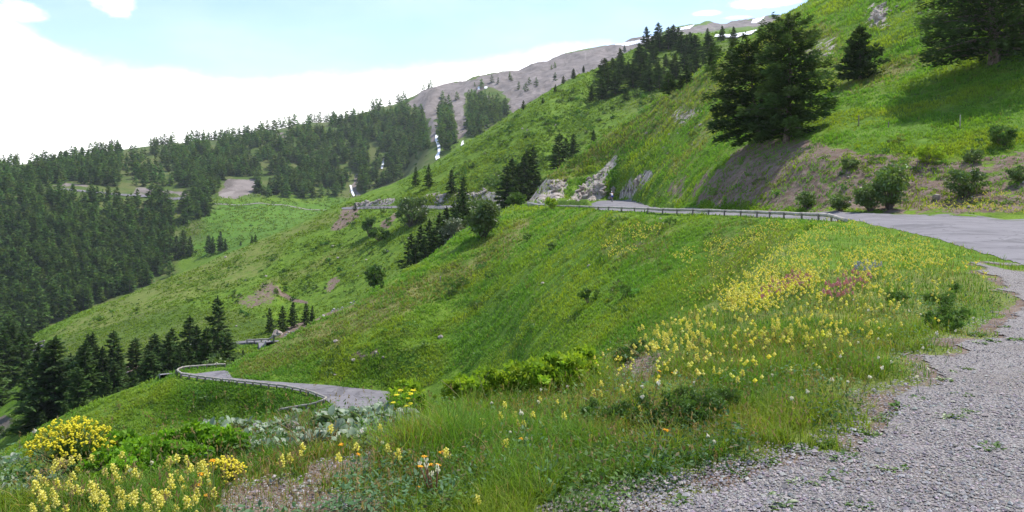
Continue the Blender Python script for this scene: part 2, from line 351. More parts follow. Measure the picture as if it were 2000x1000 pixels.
def terrain_mat():
    t = NT('hillside_turf')
    z1 = t.n('ShaderNodeSeparateColor'); t.l(t.attr('zone_a').outputs['Color'], z1.inputs[0])
    z2 = t.n('ShaderNodeSeparateColor'); t.l(t.attr('zone_b').outputs['Color'], z2.inputs[0])
    dry, dirt, rock = z1.outputs; floor, lush, scree = z2.outputs
    nf = t.noise(3.2, 6, .65); nm = t.noise(.35, 5, .6); nb = t.noise(.045, 5, .6); nh = t.noise(.9, 5, .62)
    # streaks that run down the slope
    mp = t.n('ShaderNodeMapping'); t.l(t.pos(), mp.inputs['Vector']); mp.inputs['Scale'].default_value = (.12, .5, .35)
    ns = t.noise(1.0, 5, .6, mp.outputs[0], .6)
    g = t.mix(t.ramp(nm, .38, .64), (.088, .165, .012), (.135, .222, .022))
    g = t.mix(t.ramp(nh, .48, .72), g, (.046, .102, .011))
    g = t.mix(t.math('MULTIPLY', t.ramp(nf, .5, .75), .75), g, (.150, .180, .034))
    g = t.mix(t.math('MULTIPLY', t.ramp(ns, .54, .76), .32), g, (.170, .180, .050))
    g = t.mix(t.math('MULTIPLY', lush, .9), g, t.mix(t.ramp(nm, .35, .65), (.070, .160, .014), (.100, .190, .022)))
    nk = t.noise(.16, 6, .7)
    g = t.mix(t.math('MULTIPLY', t.ramp(nk, .52, .68), .5), g, (.050, .105, .013))
    g = t.mix(t.math('MULTIPLY', t.ramp(nk, .46, .34), .5), g, (.125, .165, .030))
    d1 = t.mix(t.ramp(nf, .35, .65), (.215, .190, .075), (.140, .150, .045))
    g = t.mix(t.math('MULTIPLY', dry, t.ramp(t.math('ADD', nm, t.math('MULTIPLY', ns, .5)), .5, .85)), g, d1)
    g = t.mix(t.math('MULTIPLY', floor, .85), g, t.mix(t.ramp(nb, .4, .6), (.060, .095, .022), (.110, .118, .042)))
    dn = t.noise(1.6, 7, .7)
    dc = t.mix(t.ramp(dn, .35, .65), (.135, .090, .066), (.215, .164, .132))
    dc = t.mix(t.ramp(t.noise(7.0, 4, .7), .6, .72), dc, (.30, .27, .25))
    dm = t.ramp(t.math('ADD', dirt, t.math('MULTIPLY', t.math('SUBTRACT', nh, .5), 1.3)), .42, .58)
    g = t.mix(dm, g, dc)
    sc = t.mix(t.ramp(t.noise(.06, 7, .7), .35, .65), (.150, .126, .116), (.240, .206, .192))
    mp2 = t.n('ShaderNodeMapping'); t.l(t.pos(), mp2.inputs['Vector']); mp2.inputs['Scale'].default_value = (.07, .012, .012)
    gs = t.noise(1.0, 6, .65, mp2.outputs[0], .8)
    sc = t.mix(t.math('MULTIPLY', t.ramp(gs, .52, .66), .75), sc, (.095, .082, .070))
    sc = t.mix(t.math('MULTIPLY', t.ramp(gs, .44, .34), .6), sc, (.30, .262, .248))
    sc = t.mix(t.ramp(t.noise(.5, 6, .7), .58, .72), sc, (.33, .30, .285))
    g = t.mix(t.ramp(t.math('ADD', scree, t.math('MULTIPLY', t.math('SUBTRACT', nb, .5), 1.2)), .40, .60), g, sc)
    vo = t.n('ShaderNodeTexVoronoi', feature='F1'); vo.inputs['Scale'].default_value = .8; t.l(t.pos(), vo.inputs['Vector'])
    rc = t.mix(t.ramp(t.noise(1.2, 7, .7), .35, .65), (.22, .18, .155), (.46, .41, .37))
    rc = t.mix(t.ramp(vo.outputs['Distance'], .55, .9), rc, (.07, .055, .045))
    g = t.mix(t.ramp(t.math('ADD', rock, t.math('MULTIPLY', t.math('SUBTRACT', nh, .5), 1.6)), .45, .6), g, rc)
    h = t.math('ADD', t.math('MULTIPLY', nf, .25), t.math('MULTIPLY', nh, .8))
    return t.surf(g, .95, t.bump(h, .9, .5), .1)

def asphalt_mat(name, c1, c2, patch):
    t = NT(name)
    c = t.mix(t.ramp(t.noise(.5, 5, .6), .35, .65), c1, c2)
    c = t.mix(t.math('MULTIPLY', t.ramp(t.noise(60, 3, .7), .5, .75), .5), c, tuple(x*1.5 for x in c1))
    c = t.mix(t.math('MULTIPLY', t.ramp(t.noise(.22, 6, .7, None, 1.5), .54, .57), .85), c, patch)
    v = t.n('ShaderNodeTexVoronoi', feature='DISTANCE_TO_EDGE'); v.inputs['Scale'].default_value = .35
    wv = t.n('ShaderNodeVectorMath', operation='ADD'); t.l(t.pos(), wv.inputs[0])
    nn = t.n('ShaderNodeTexNoise'); nn.inputs['Scale'].default_value = 1.2; nn.inputs['Detail'].default_value = 5; t.l(t.pos(), nn.inputs['Vector'])
    t.l(nn.outputs['Color'], wv.inputs[1]); t.l(wv.outputs[0], v.inputs['Vector'])
    c = t.mix(t.math('MULTIPLY', t.math('SUBTRACT', 1.0, t.ramp(v.outputs['Distance'], .004, .014)), .55), c, tuple(x*.35 for x in c1))
    return t.surf(c, .85, t.bump(t.noise(90, 4, .7), .4, .01), .3)

def gravel_mat():
    t = NT('pale_gravel')
    v = t.n('ShaderNodeTexVoronoi'); v.inputs['Scale'].default_value = 52; t.l(t.pos(), v.inputs['Vector'])
    sp = t.n('ShaderNodeSeparateColor'); t.l(v.outputs['Color'], sp.inputs[0])
    c = t.mix(sp.outputs[0], (.235, .215, .207), (.375, .348, .338))
    c = t.mix(t.ramp(v.outputs['Distance'], .35, .75), c, (.17, .148, .142))
    c = t.mix(t.math('MULTIPLY', t.ramp(t.noise(.7, 5, .6), .48, .68), .45), c, (.19, .155, .125))
    return t.surf(c, .9, t.bump(t.math('SUBTRACT', 1.0, v.outputs['Distance']), 1.0, .02), .2)

def snow_mat():
    t = NT('old_snow')
    c = t.mix(t.ramp(t.noise(.12, 5, .6), .4, .7), (.86, .87, .90), (.70, .69, .68))
    return t.surf(c, .6, t.bump(t.noise(.5, 4), .3, .3), .3)

M = {}
M['turf'] = terrain_mat()
M['asphalt'] = asphalt_mat('weathered_asphalt', (.150, .139, .152), (.192, .179, .192), (.105, .098, .106))
M['gravel'] = gravel_mat()
M['snow'] = snow_mat()
M['bark'] = plain_mat('larch_bark', (.085, .062, .048), (.16, .135, .115), 6, .9, .8, 25, .03)
M['wood'] = plain_mat('weathered_log', (.28, .25, .215), (.41, .375, .33), 3, .8, .4, 30, .01)
M['post'] = plain_mat('dark_post', (.13, .11, .095), (.21, .185, .16), 4, .8, .3, 20, .01)
M['stonewall'] = plain_mat('mortared_stone', (.26, .235, .225), (.40, .37, .355), 2.5, .9, .9, 4, .08)
M['rock'] = plain_mat('pale_limestone', (.24, .195, .172), (.43, .375, .335), 1.6, .9, .8, 5, .06)
M['greyrock'] = plain_mat('grey_limestone', (.25, .235, .235), (.42, .40, .395), 5, .9, .8, 18, .02)
M['pebble'] = NT('gravel_pebble')
_t = M['pebble']; M['pebble'] = _t.surf(_t.mix(1.0, (.325, .302, .292), _t.attr('tint').outputs['Color'], 'MULTIPLY'), .85, None, .3)
# ------------------------------------------------------------------ ground zones
jx = fbm(GP/38, LD[:, None]*30, 51, 4) * 26; jy = fbm(GP/38, LD[:, None]*30, 61, 4) * 16
_off = [(0, 0)] + [(r*math.cos(a), r*math.sin(a)*.6) for r, n in ((7, 5), (15, 7)) for a in (np.arange(n)*2*PI/n + r)]
def soft(poly, k=1.0, dmin=0, dmax=1e9):
    poly_ = np.asarray(poly, float); kk = k*1.0
    x0, y0 = poly_.min(0) - 60; x1, y1 = poly_.max(0) + 60
    m = np.zeros_like(Z)
    sel = (GP > x0) & (GP < x1) & (PYG > y0) & (PYG < y1) & (GY >= dmin) & (GY <= dmax)
    g, p, a, b = GP[sel], PYG[sel], jx[sel]*k, jy[sel]*k
    v = np.zeros(len(g))
    for ox, oy in _off: v += inpoly(g + a + ox*kk, p + b + oy*kk, poly_)
    m[sel] = v / len(_off)
    return m
def union(*a):
    r = a[0]
    for b in a[1:]: r = np.maximum(r, b)
    return r
dry = union(
    soft([(440,735),(560,660),(700,588),(900,508),(1005,430),(1040,425),(1015,475),(930,545),(760,628),(620,690),(520,735)], .6, 60, 160)*.95,
    soft([(985,395),(1150,283),(1420,112),(1545,25),(1545,70),(1420,190),(1280,270),(1190,310),(1080,370)], .7, 130, 230)*.75,
    soft([(1290,330),(1400,210),(1420,240),(1320,350)], .8, 60, 230)*.7,
    soft([(1640,165),(1760,110),(1840,85),(1850,110),(1720,160),(1640,190)], .6, 60, 220)*.9,
    soft([(1560,60),(1620,40),(1660,120),(1640,200),(1580,120)], .8, 60, 260)*.6,
    soft([(80,660),(250,575),(455,490),(640,418),(720,392),(720,402),(560,470),(500,545),(350,590),(180,650)], .6, 200, 330)*.6,
    soft([(500,560),(640,500),(720,470),(720,480),(600,530),(520,590)], .6, 170, 330)*.7,
    soft([(1180,420),(1320,440),(1290,520),(1180,500)], 1.2, 30, 120)*.5,
    soft([(1380,440),(1500,430),(1560,480),(1440,560),(1380,600)], 1, 12, 70)*.6,
    soft([(230,300),(300,290),(330,340),(270,370),(230,350)], 1, 600, 1400)*.9,
    soft([(715,225),(760,215),(760,245),(715,245)], 1, 600, 1400)*.9)
dirt = union(
    soft([(1345,402),(1375,345),(1425,300),(1480,268),(1590,268),(1660,290),(1760,300),(1860,315),(2060,285),(2200,300),(2200,420),(1640,416),(1500,412)], .9, 42, 120)*.63,
    soft([(1260,395),(1310,352),(1350,345),(1340,400)], .9, 60, 160)*.5,
    soft([(640,452),(668,412),(702,405),(700,425),(672,450)], .5, 150, 330)*1.0,
    soft([(738,440),(770,415),(778,420),(752,450)], .4, 150, 330)*1.0,
    soft([(455,590),(520,545),(560,560),(540,590),(480,610)], .8, 150, 330)*.55,
    soft([(520,553),(535,560),(575,583),(600,590),(598,594),(570,590),(530,568)], .2, 150, 330)*1.1,
    soft([(540,665),(560,640),(640,612),(700,590),(700,598),(640,625),(575,655)], .35, 120, 330)*1.0,
    soft([(636,560),(660,540),(668,545),(650,570),(640,575)], .4, 150, 330)*.7,
    soft([(670,695),(730,680),(760,700),(700,720)], .8, 60, 130)*.55,
    soft([(1200,445),(1290,430),(1340,470),(1270,530),(1200,500)], 1.1, 30, 90)*.35,
    soft([(200,905),(230,920),(200,940),(100,945),(60,920)], .6, 3, 12)*.9,
    soft([(590,905),(700,890),(740,910),(690,945),(600,950)], .9, 3, 12)*.9,
    soft([(420,945),(560,935),(640,960),(760,985),(760,1060),(440,1060)], .9, 2, 12)*.75,
    soft([(1030,1000),(1130,958),(1290,935),(1430,898),(1410,960),(1300,1040),(1030,1040)], .8, 2, 12)*.62,
    soft([(1190,735),(1220,705),(1290,690),(1300,725),(1250,750)], .6, 5, 14)*1.0,
    soft([(700,880),(760,870),(780,890),(720,905)], .8, 3, 12)*.6,
    soft([(330,720),(270,735),(200,735),(200,722),(270,715)], .5, 100, 200))
rock = union(
    soft([(975,395),(1000,375),(1060,352),(1105,350),(1105,385),(1060,398)], .4, 120, 240)*.9,
    soft([(1105,392),(1140,362),(1180,322),(1205,300),(1210,312),(1185,350),(1185,388)], .4, 100, 240)*.95,
    soft([(1205,388),(1225,358),(1265,330),(1280,340),(1250,370),(1235,390)], .4, 100, 240)*.9,
    soft([(1300,235),(1345,205),(1375,210),(1340,245)], .8, 80, 240)*.55,
    soft([(690,402),(760,386),(775,390),(770,403)], .3, 200, 330)*1.0,
    soft([(820,400),(830,378),(900,370),(960,372),(985,385),(980,398),(900,400)], .35, 180, 330)*1.0,
    soft([(1690,55),(1700,15),(1725,5),(1735,40),(1720,55)], .5, 60, 240)*.9,
    soft([(1560,105),(1600,70),(1650,90),(1600,130)], .9, 60, 240)*.5)
floor_ = union(
    soft([(-700,700),(-700,330),(0,300),(320,260),(520,240),(700,205),(800,195),(845,215),(870,330),(760,370),(700,395),(640,378),(500,385),(430,385),(400,420),(400,470),(345,500),(340,550),(170,615),(100,650),(0,690)], .6, 400, 1500),
    soft([(60,760),(60,610),(300,590),(470,610),(560,640),(560,660),(460,735),(300,760),(100,840)], .8, 100, 215)*.7,
    soft([(800,510),(830,400),(930,370),(1000,300),(1060,300),(1000,400),(900,460),(820,520)], .6, 140, 260)*.6,
    soft([(850,200),(905,185),(915,230),(945,185),(1000,225),(960,262),(905,295),(860,300)], .7, 800, 1500),
    soft([(1130,200),(1290,80),(1440,70),(1440,190),(1280,230)], .8, 250, 470)*.5)
floor_ = np.maximum(floor_, (GY > 790)*(GP < 1030)*.75)
lush = union(
    soft([(330,480),(360,440),(430,395),(640,400),(640,378),(690,388),(640,425),(500,480),(400,505)], .4, 420, 900),
    soft([(330,480),(430,400),(700,395),(640,430),(400,505)], .3, 420, 900),
    soft([(780,700),(1000,560),(1180,430),(1400,425),(1500,440),(1400,540),(1200,600),(1000,690),(850,740)], 1, 35, 130)*.45,
    soft([(1640,290),(1640,215),(1760,180),(1860,220),(2000,200),(2000,260),(1800,300)], 1, 50, 130)*.6,
    soft([(0,715),(130,735),(120,800),(0,830),(-60,830)], .6, 90, 240)*.6)
scree = union(
    soft([(-80,818),(20,812),(48,824),(42,842),(0,858),(-80,872)], .7, 100, 260)*.62,
    soft([(0,700),(36,694),(50,706),(10,720),(-40,726)], .7, 100, 260)*.65,
    soft([(795,212),(805,188),(850,165),(930,152),(1000,132),(1100,105),(1200,83),(1290,60),(1270,95),(1200,120),(1100,170),(1000,228),(990,185),(962,172),(938,186),(908,178),(905,205),(912,232),(906,290),(893,290),(888,235),(880,200),(852,208),(850,260),(852,275),(842,275),(832,225),(815,212)], .45, 800, 1800),
    soft([(940,190),(958,190),(955,250),(945,250)], .4, 800, 1800)*.8,
    soft([(1200,95),(1400,40),(1530,28),(1530,50),(1400,60),(1290,80)], .5, 800, 1800)*.75,
    soft([(420,388),(440,355),(470,345),(500,342),(500,360),(480,386)], .6, 600, 1400)*.95,
    soft([(685,362),(690,335),(700,338),(700,390),(690,390)], .4, 600, 1400)*.9,
    soft([(260,372),(280,362),(370,378),(370,386),(260,378)], .5, 600, 1400)*.85,
    soft([(65,358),(130,352),(180,362),(175,370),(100,366)], .5, 600, 1400)*.6,
    soft([(545,252),(580,255),(575,275),(540,270)], .8, 600, 1400)*.55)
GRAV = [(1280,1024),(1345,994),(1430,966),(1525,918),(1618,884),(1695,848),(1750,804),(1815,746),(1805,708),(1890,676),(1975,642),(1990,600),(1945,548),(1890,504),(2000,523),(2200,575),(2600,700),(3600,1050),(3600,3200),(1000,3200)]
def in_gravel(x, y, z, rag=1.0):
    px, py = proj(x, y, z)
    n1 = fbm(x*1.3, y*1.3, 81, 4); n2 = fbm(x*1.3, y*1.3, 91, 4)
    k = np.clip(6/y, .3, 1.6)*rag
    return inpoly(px + n1*75*k, py + n2*42*k, GRAV)
nearm = (GY < 26) & (GX/GY > -.9)
for ox_, wt_ in ((.10, .6), (.24, .42)):
    bb = np.zeros_like(Z); bb[nearm] = in_gravel(GX[nearm] + ox_, GY[nearm] - ox_*.25, Z[nearm], 1.5)*wt_
    dirt = np.maximum(dirt, bb)
dry = np.maximum(dry, (GY < 16)*.62)
quad = (np.arange(NR-1)[:, None]*NC + np.arange(NC-1)[None]).ravel()
Vt = np.stack([GX, GY, Z], -1).reshape(-1, 3)
ft = np.stack([quad, quad+1, quad+NC+1, quad+NC], 1)
me = mesh('hillside', Vt, [ft], [M['turf']], None, True,
          {'zone_a': np.stack([dry, dirt, rock], -1).reshape(-1, 3), 'zone_b': np.stack([floor_, lush, scree], -1).reshape(-1, 3)})
tag(obj('terrain', me), 'grassy mountainside with scree and bare cut banks', kind='structure')

# ------------------------------------------------------------------ roads, lay-by, snow: sheets that lie on the ground
def lineD(k, px): return np.exp(np.interp(px, PXC, LDk[k]))
def strip(name, px, Da, Db, n, mat, lift, label, kind='structure'):
    px = np.asarray(px, float); t = np.linspace(0, 1, n)
    D = Da[:, None]*(1-t) + Db[:, None]*t
    X = (px[:, None] - 1000)/F*D
    Vv = np.stack([X, D, tz(X, D) + lift], -1).reshape(-1, 3)
    q = (np.arange(len(px)-1)[:, None]*n + np.arange(n-1)[None]).ravel()
    return tag(obj(name, mesh(name, Vv, [np.stack([q, q+n, q+n+1, q+1], 1)], [mat], None, True)), label, kind=kind)
px = np.arange(1062, 3400, 3.0)
ragg = 1 + fbm(px/9, px*0, 71, 4)*.02
vergeD = np.interp(px, [1062,1600,1646,1660,1700,1800,1900,2000,2200,2600,3400], [1,1,43.5,43.5,35.5,27.2,20.6,16.6,12.3,8.2,5.8])
near_edge = np.where(px < 1646, lineD('SA', px)+np.interp(px, [1062, 1150, 1168], [12, 12, 1.3]), vergeD)*np.where(px < 1646, 1, ragg)
near_edge = near_edge*(1 + fbm(px/3, px*0, 73, 3)*.006)
strip('road', px, near_edge, lineD('UI', px)*.985, 26, M['asphalt'], .012, 'grey asphalt mountain road curving along the bank behind the log rail')
px = np.concatenate([np.arange(352, 444, 1.5), np.arange(444, 456, 1.0), np.arange(456, 788, 2.0)])
strip('lower_road', px, lineD('RO', px)+.05, lineD('RI', px), 12, M['asphalt'], .05, 'grey asphalt hairpin of the road below')
px = np.arange(667, 1026, 3.0)
strip('far_hillside_road', px, lineD('BO', px), lineD('BI', px), 5, M['asphalt'], .15, 'road cut into the second green hillside')
px = np.arange(118, 369, 3.0)
strip('valley_road', px, lineD('C2', px), lineD('C3', px)*.996, 4, M['asphalt'], .6, 'pale road through the far forest')
px = np.arange(418, 640, 4.0)
strip('meadow_track', px, lineD('C2', px), lineD('C2', px)+3, 3, M['gravel'], .3, 'thin track across the far meadow')

def ribbon(name, pts, width, mat, lift, label, step=1.5, kind='structure'):
    P = np.array([hit1(*p)[:2] for p in pts])
    s = np.concatenate([[0], np.cumsum(np.linalg.norm(np.diff(P, axis=0), axis=1))])
    q = np.arange(0, s[-1], step); X = np.interp(q, s, P[:, 0]); Y = np.interp(q, s, P[:, 1])
    tx, ty = np.gradient(X), np.gradient(Y); L = np.hypot(tx, ty)+1e-9
    o = np.linspace(-.5, .5, 5)*width
    zl = tz(X, Y); kk = np.ones(9)/9; zl = np.convolve(np.pad(zl, 4, mode='edge'), kk, 'valid')
    o = np.array([-.62, -.5, 0, .5, .62])*width; dz = np.array([-2.2, 0, .04, 0, -2.2])
    XX = X[:, None] - (ty/L)[:, None]*o; YY = Y[:, None] + (tx/L)[:, None]*o
    Vv = np.stack([XX, YY, zl[:, None] + lift + dz], -1).reshape(-1, 3)
    k = (np.arange(len(q)-1)[:, None]*5 + np.arange(4)[None]).ravel()
    return tag(obj(name, mesh(name, Vv, [np.stack([k, k+1, k+6, k+5], 1)], [mat], None, False)), label, kind=kind)
ribbon('gully_road', [(548,666),(520,668),(495,669),(470,670),(440,675),(410,676),(370,674)], 3.2, M['asphalt'], .25, 'short stretch of road crossing the gully by the rocks')
ribbon('valley_floor_road', [(345,727),(300,729),(265,731),(225,731),(180,729),(140,727)], 3.2, M['asphalt'], .25, 'road seen through the dark trees below the bend')
ribbon('side_track', [(65,697),(72,684),(86,675),(110,668)], 3, M['asphalt'], .25, 'bend of the road low on the left')

gx, gy = np.meshgrid(np.arange(-1.2, 14, .055), np.arange(1.2, 24, .055))
gz = tz(gx, gy)
g_in = in_gravel(gx, gy, gz)
cell = (g_in[:-1, :-1] & g_in[1:, :-1] & g_in[:-1, 1:] & g_in[1:, 1:])
r, c = np.nonzero(cell); w_ = gx.shape[1]
a = r*w_ + c
V_ = np.stack([gx, gy, gz + .012 + fbm(gx*7, gy*7, 95, 3)*.006], -1).reshape(-1, 3)
used = np.unique(np.concatenate([a, a+1, a+w_, a+w_+1])); mp_ = np.full(len(V_), -1); mp_[used] = np.arange(len(used))
tag(obj('gravel_layby', mesh('gravel_layby', V_[used], [np.stack([mp_[a], mp_[a+1], mp_[a+w_+1], mp_[a+w_]], 1)], [M['gravel']], None, True)), 'pale gravel lay-by beside the road', kind='structure')

def drape(poly, step, lift, rag=0.0):
    """a sheet on the far terrain inside a photo outline: found on the ground, then lifted by its thickness"""
    poly = np.asarray(poly, float); x0, y0 = poly.min(0)-step; x1, y1 = poly.max(0)+step
    xs = np.arange(x0, x1, step); ys = np.arange(y0, y1, step)
    X, Y = np.meshgrid(xs, ys)
    ok = inpoly(X + fbm(X/6, Y/6, 5, 3)*rag, Y + fbm(X/6, Y/6, 6, 3)*rag, poly)
    P = hit(X.ravel(), Y.ravel()).reshape(*X.shape, 3)
    ok &= ~np.isnan(P[..., 0])
    cl = ok[:-1, :-1] & ok[1:, :-1] & ok[:-1, 1:] & ok[1:, 1:]
    dd = np.abs(np.diff(P[..., 1], axis=0))
    cl &= (dd[:, :-1] < .12*P[:-1, :-1, 1]) & (dd[:, 1:] < .12*P[:-1, 1:, 1])
    r, c = np.nonzero(cl); w_ = X.shape[1]; a = r*w_+c
    if not len(a): return None
    lab = np.full(cl.shape, -1); best = None          # the largest connected sheet only
    for r0, c0 in zip(r, c):
        if lab[r0, c0] >= 0: continue
        st_ = [(r0, c0)]; lab[r0, c0] = r0*10000 + c0; mem = []
        while st_:
            y_, x_ = st_.pop(); mem.append((y_, x_))
            for dy, dx in ((1,0),(-1,0),(0,1),(0,-1)):
                yy, xx = y_+dy, x_+dx
                if 0 <= yy < cl.shape[0] and 0 <= xx < cl.shape[1] and cl[yy, xx] and lab[yy, xx] < 0: lab[yy, xx] = 1; st_.append((yy, xx))
        if best is None or len(mem) > len(best): best = mem
    r, c = np.array(best).T; a = r*w_+c
    V = P.reshape(-1, 3).copy(); V[:, 2] = np.where(np.isnan(V[:, 2]), 0, V[:, 2]) + lift
    used = np.unique(np.concatenate([a, a+1, a+w_, a+w_+1])); m_ = np.full(len(V), -1); m_[used] = np.arange(len(used))
    return mesh('sheet', V[used], [np.stack([m_[a], m_[a+w_], m_[a+w_+1], m_[a+1]], 1)], [M['snow']], None, True)
SNOW = [
 ([(850,264),(856,266),(856,278),(860,284),(861,296),(858,306),(863,316),(859,322),(852,318),(849,308),(855,298),(853,285),(849,276)], 'long zigzag tongue of snow in the forest gully'),
 ([(743,332),(745,318),(750,309),(751,320),(748,332)], 'short white snow streak among the dark conifers'),
 ([(682,362),(687,363),(690,374),(694,384),(690,389),(686,378)], 'lowest snow streak just above the green shoulder'),
 ([(899,290),(901,278),(906,275),(906,289)], 'small snow patch at the foot of the scree chute'),
 ([(1199,89),(1203,85),(1240,80),(1277,69),(1266,82),(1225,91)], 'broad snow field on the skyline above the scree'),
 ([(1292,64),(1320,56),(1361,47),(1348,57),(1310,64)], 'long thin snow band along the skyline ridge'),
 ([(1466,46),(1470,38),(1497,30),(1490,40),(1478,46)], 'snow patch on the far right end of the ridge'),
 ([(1394,75),(1398,69),(1425,70),(1462,64),(1487,58),(1486,69),(1452,72),(1440,77),(1410,76)], 'snow bank below the ridge behind the big larch'),
 ([(932,176),(933,170),(938,168),(937,176)], 'tiny snow speck high in the scree'),
 ([(945,174),(945,169),(953,170),(952,175)], 'tiny wide snow speck beside the speck in the scree')]
for poly, lab in SNOW:
    s_ = drape(poly, 1.0, .9, .5)
    if s_: s_.name = 'snow_patch'; tag(obj('snow_patch', s_), lab, 'snow patch', 'old snow patches on the mountain')
# ------------------------------------------------------------------ plant generators
def unit(v): return v / (np.linalg.norm(v, axis=-1, keepdims=True) + 1e-9)
def cards(P, A, B, tint, pointed=True):
    """flat leaf cards at P with half axes A (long) and B (wide): quads (diamonds when pointed)"""
    n = len(P)
    if pointed: V = np.stack([P - A, P + B, P + A, P - B], 1)
    else: V = np.stack([P - A - B, P - A + B, P + A + B, P + A - B], 1)
    return V.reshape(-1, 3), np.arange(4*n).reshape(n, 4), np.repeat(tint, 4, 0)

def conifer(seed, H, R, nb, nt, size, base=.12, droop=.25, irr=.35, limbs=True, trunk_r=None, lean=(0, 0), shape=.85, flat=.5, fat=1.0):
    """tapered trunk with limbs; crown of needle sprays set along every limb. returns trunk MB, crown (V, F, tint)"""
    r = np.random.default_rng(seed)
    tr = trunk_r or H*.018
    tb = MB()
    zz = np.linspace(-.06*H if limbs else -.03*H, H*.985, 9 if limbs else 5); bend = r.normal(0, .01*H, 2)
    axis = lambda z: np.stack([lean[0]*z + bend[0]*np.sin(z/H*3), lean[1]*z + bend[1]*np.sin(z/H*2.3), z], -1)
    flare = np.where(zz < .05*H, 1.35, 1.0)
    tb.tube(axis(zz), np.maximum(tr*(1 - zz/H*.96)*flare, .006*H*.2), 8 if limbs else 5)
    Ps, As, Bs, Ts = [], [], [], []
    prof = 1 + irr*(r.random(24)-.5)*2
    for i in range(nb):
        f = (i + r.random()) / nb; z0 = H*(base + (1-base-.015)*f**.92)
        a = i*2.39996 + r.normal(0, .35)
        q = (z0/H - base)/(1-base)
        L = R*((1-q)**shape)*np.interp((a/(2*PI) % 1)*23, np.arange(24), prof)*r.uniform(.7, 1.12) + .03*H*.5
        if q < .12: L *= r.uniform(.55, 1.0)
        up = r.normal(.05, .07) + .45*q; t = np.linspace(0, 1, 6)
        P = axis(np.full(6, z0)) + np.stack([np.cos(a)*L*t, np.sin(a)*L*t, L*(up*t - droop*t*t*(1-q*.6) + .10*t**3)], 1)
        if limbs: tb.tube(P, np.maximum(tr*.32*(1-q*.7)*(1-t*.9), .004), 4, cap=False)
        n = max(3, int(nt*(.25 + L/R)))
        tt = r.random(n)**.75*.97 + .05
        C_ = np.stack([np.interp(tt, t, P[:, k]) for k in range(3)], 1)
        side = np.array([-np.sin(a), np.cos(a), 0]); outw = np.array([np.cos(a), np.sin(a), 0])
        wv = (r.random(n)-.5)*2*L*.36*(1.1 - .75*tt)
        C_ = C_ + side*wv[:, None] + outw*(np.abs(wv)*.35)[:, None]
        C_[:, 2] += r.normal(0, .035*L + .01*H*flat*.5, n) - np.abs(wv)*.22
        d = unit(outw[None] + side[None]*np.sign(wv)[:, None]*r.uniform(.1, 1.1, (n, 1)) + r.normal(0, .35, (n, 3)))
        up_ = np.array([0, 0, 1.])[None] + r.normal(0, .55, (n, 3))
        b = unit(np.cross(d, up_))
        s = size*r.uniform(.6, 1.35, n)*(1.15-.45*q)
        Ps.append(C_); As.append(d*s[:, None]); Bs.append(b*(s*r.uniform(.22, .42, n)*fat)[:, None])
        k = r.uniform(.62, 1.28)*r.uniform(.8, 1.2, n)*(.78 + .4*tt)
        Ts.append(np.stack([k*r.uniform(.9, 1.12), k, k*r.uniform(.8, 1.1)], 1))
    # leader
    n = max(4, nt//2); z = H*(.93 + .09*r.random(n))
    Ps.append(axis(z)); As.append(unit(np.stack([r.normal(0, .3, n), r.normal(0, .3, n), np.ones(n)], 1))*size*.9)
    Bs.append(unit(r.normal(0, 1, (n, 3))*[1, 1, .1])*size*.25); Ts.append(np.full((n, 3), 1.0))
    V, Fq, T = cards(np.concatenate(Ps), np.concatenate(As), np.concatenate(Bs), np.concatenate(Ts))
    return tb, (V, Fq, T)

def leafball(seed, rx, ry, rz, nclump, nleaf, size, zc=None, stems=True, dense=.9, narrow=.45):
    """shrub: stems from the base to leaf clumps scattered through the crown"""
    r = np.random.default_rng(seed); zc = rz if zc is None else zc
    sb = MB(); Ps, As, Bs, Ts = [], [], [], []
    for i in range(nclump):
        d = unit(r.normal(0, 1, 3)); d[2] = d[2]*.9 + .1
        c = d*np.array([rx, ry, rz])*r.uniform(.35, 1.0)**.6 + [0, 0, zc]
        c[2] = max(c[2], .06*rz)
        if stems:
            t = np.linspace(0, 1, 4)[:, None]
            b0 = np.array([c[0]*.12, c[1]*.12, -.08*rz])
            P = b0*(1-t) + c*t + np.array([c[0], c[1], 0])*(-.25*t*(1-t))
            sb.tube(P, np.linspace(.03, .008, 4)*rz*.8, 4, cap=False)
        n = int(nleaf*r.uniform(.6, 1.4)); cr = .36*min(rx, rz)*r.uniform(.7, 1.3)
        p = c + unit(r.normal(0, 1, (n, 3)))*(r.random((n, 1))**.5)*cr*np.array([1.15, 1.15, .8])
        p[:, 2] = np.maximum(p[:, 2], .02*rz)
        a = unit(r.normal(0, 1, (n, 3)) + unit(p - c)*.8 + [0, 0, .3]); b = unit(np.cross(a, r.normal(0, 1, (n, 3))))
        s = size*r.uniform(.6, 1.3, n)
        Ps.append(p); As.append(a*s[:, None]); Bs.append(b*(s*narrow)[:, None])
        k = r.uniform(.65, 1.25)*r.uniform(.8, 1.2, n); Ts.append(np.stack([k*r.uniform(.9, 1.15), k, k*.95], 1))
    V, Fq, T = cards(np.concatenate(Ps), np.concatenate(As), np.concatenate(Bs), np.concatenate(Ts))
    return sb, (V, Fq, T)

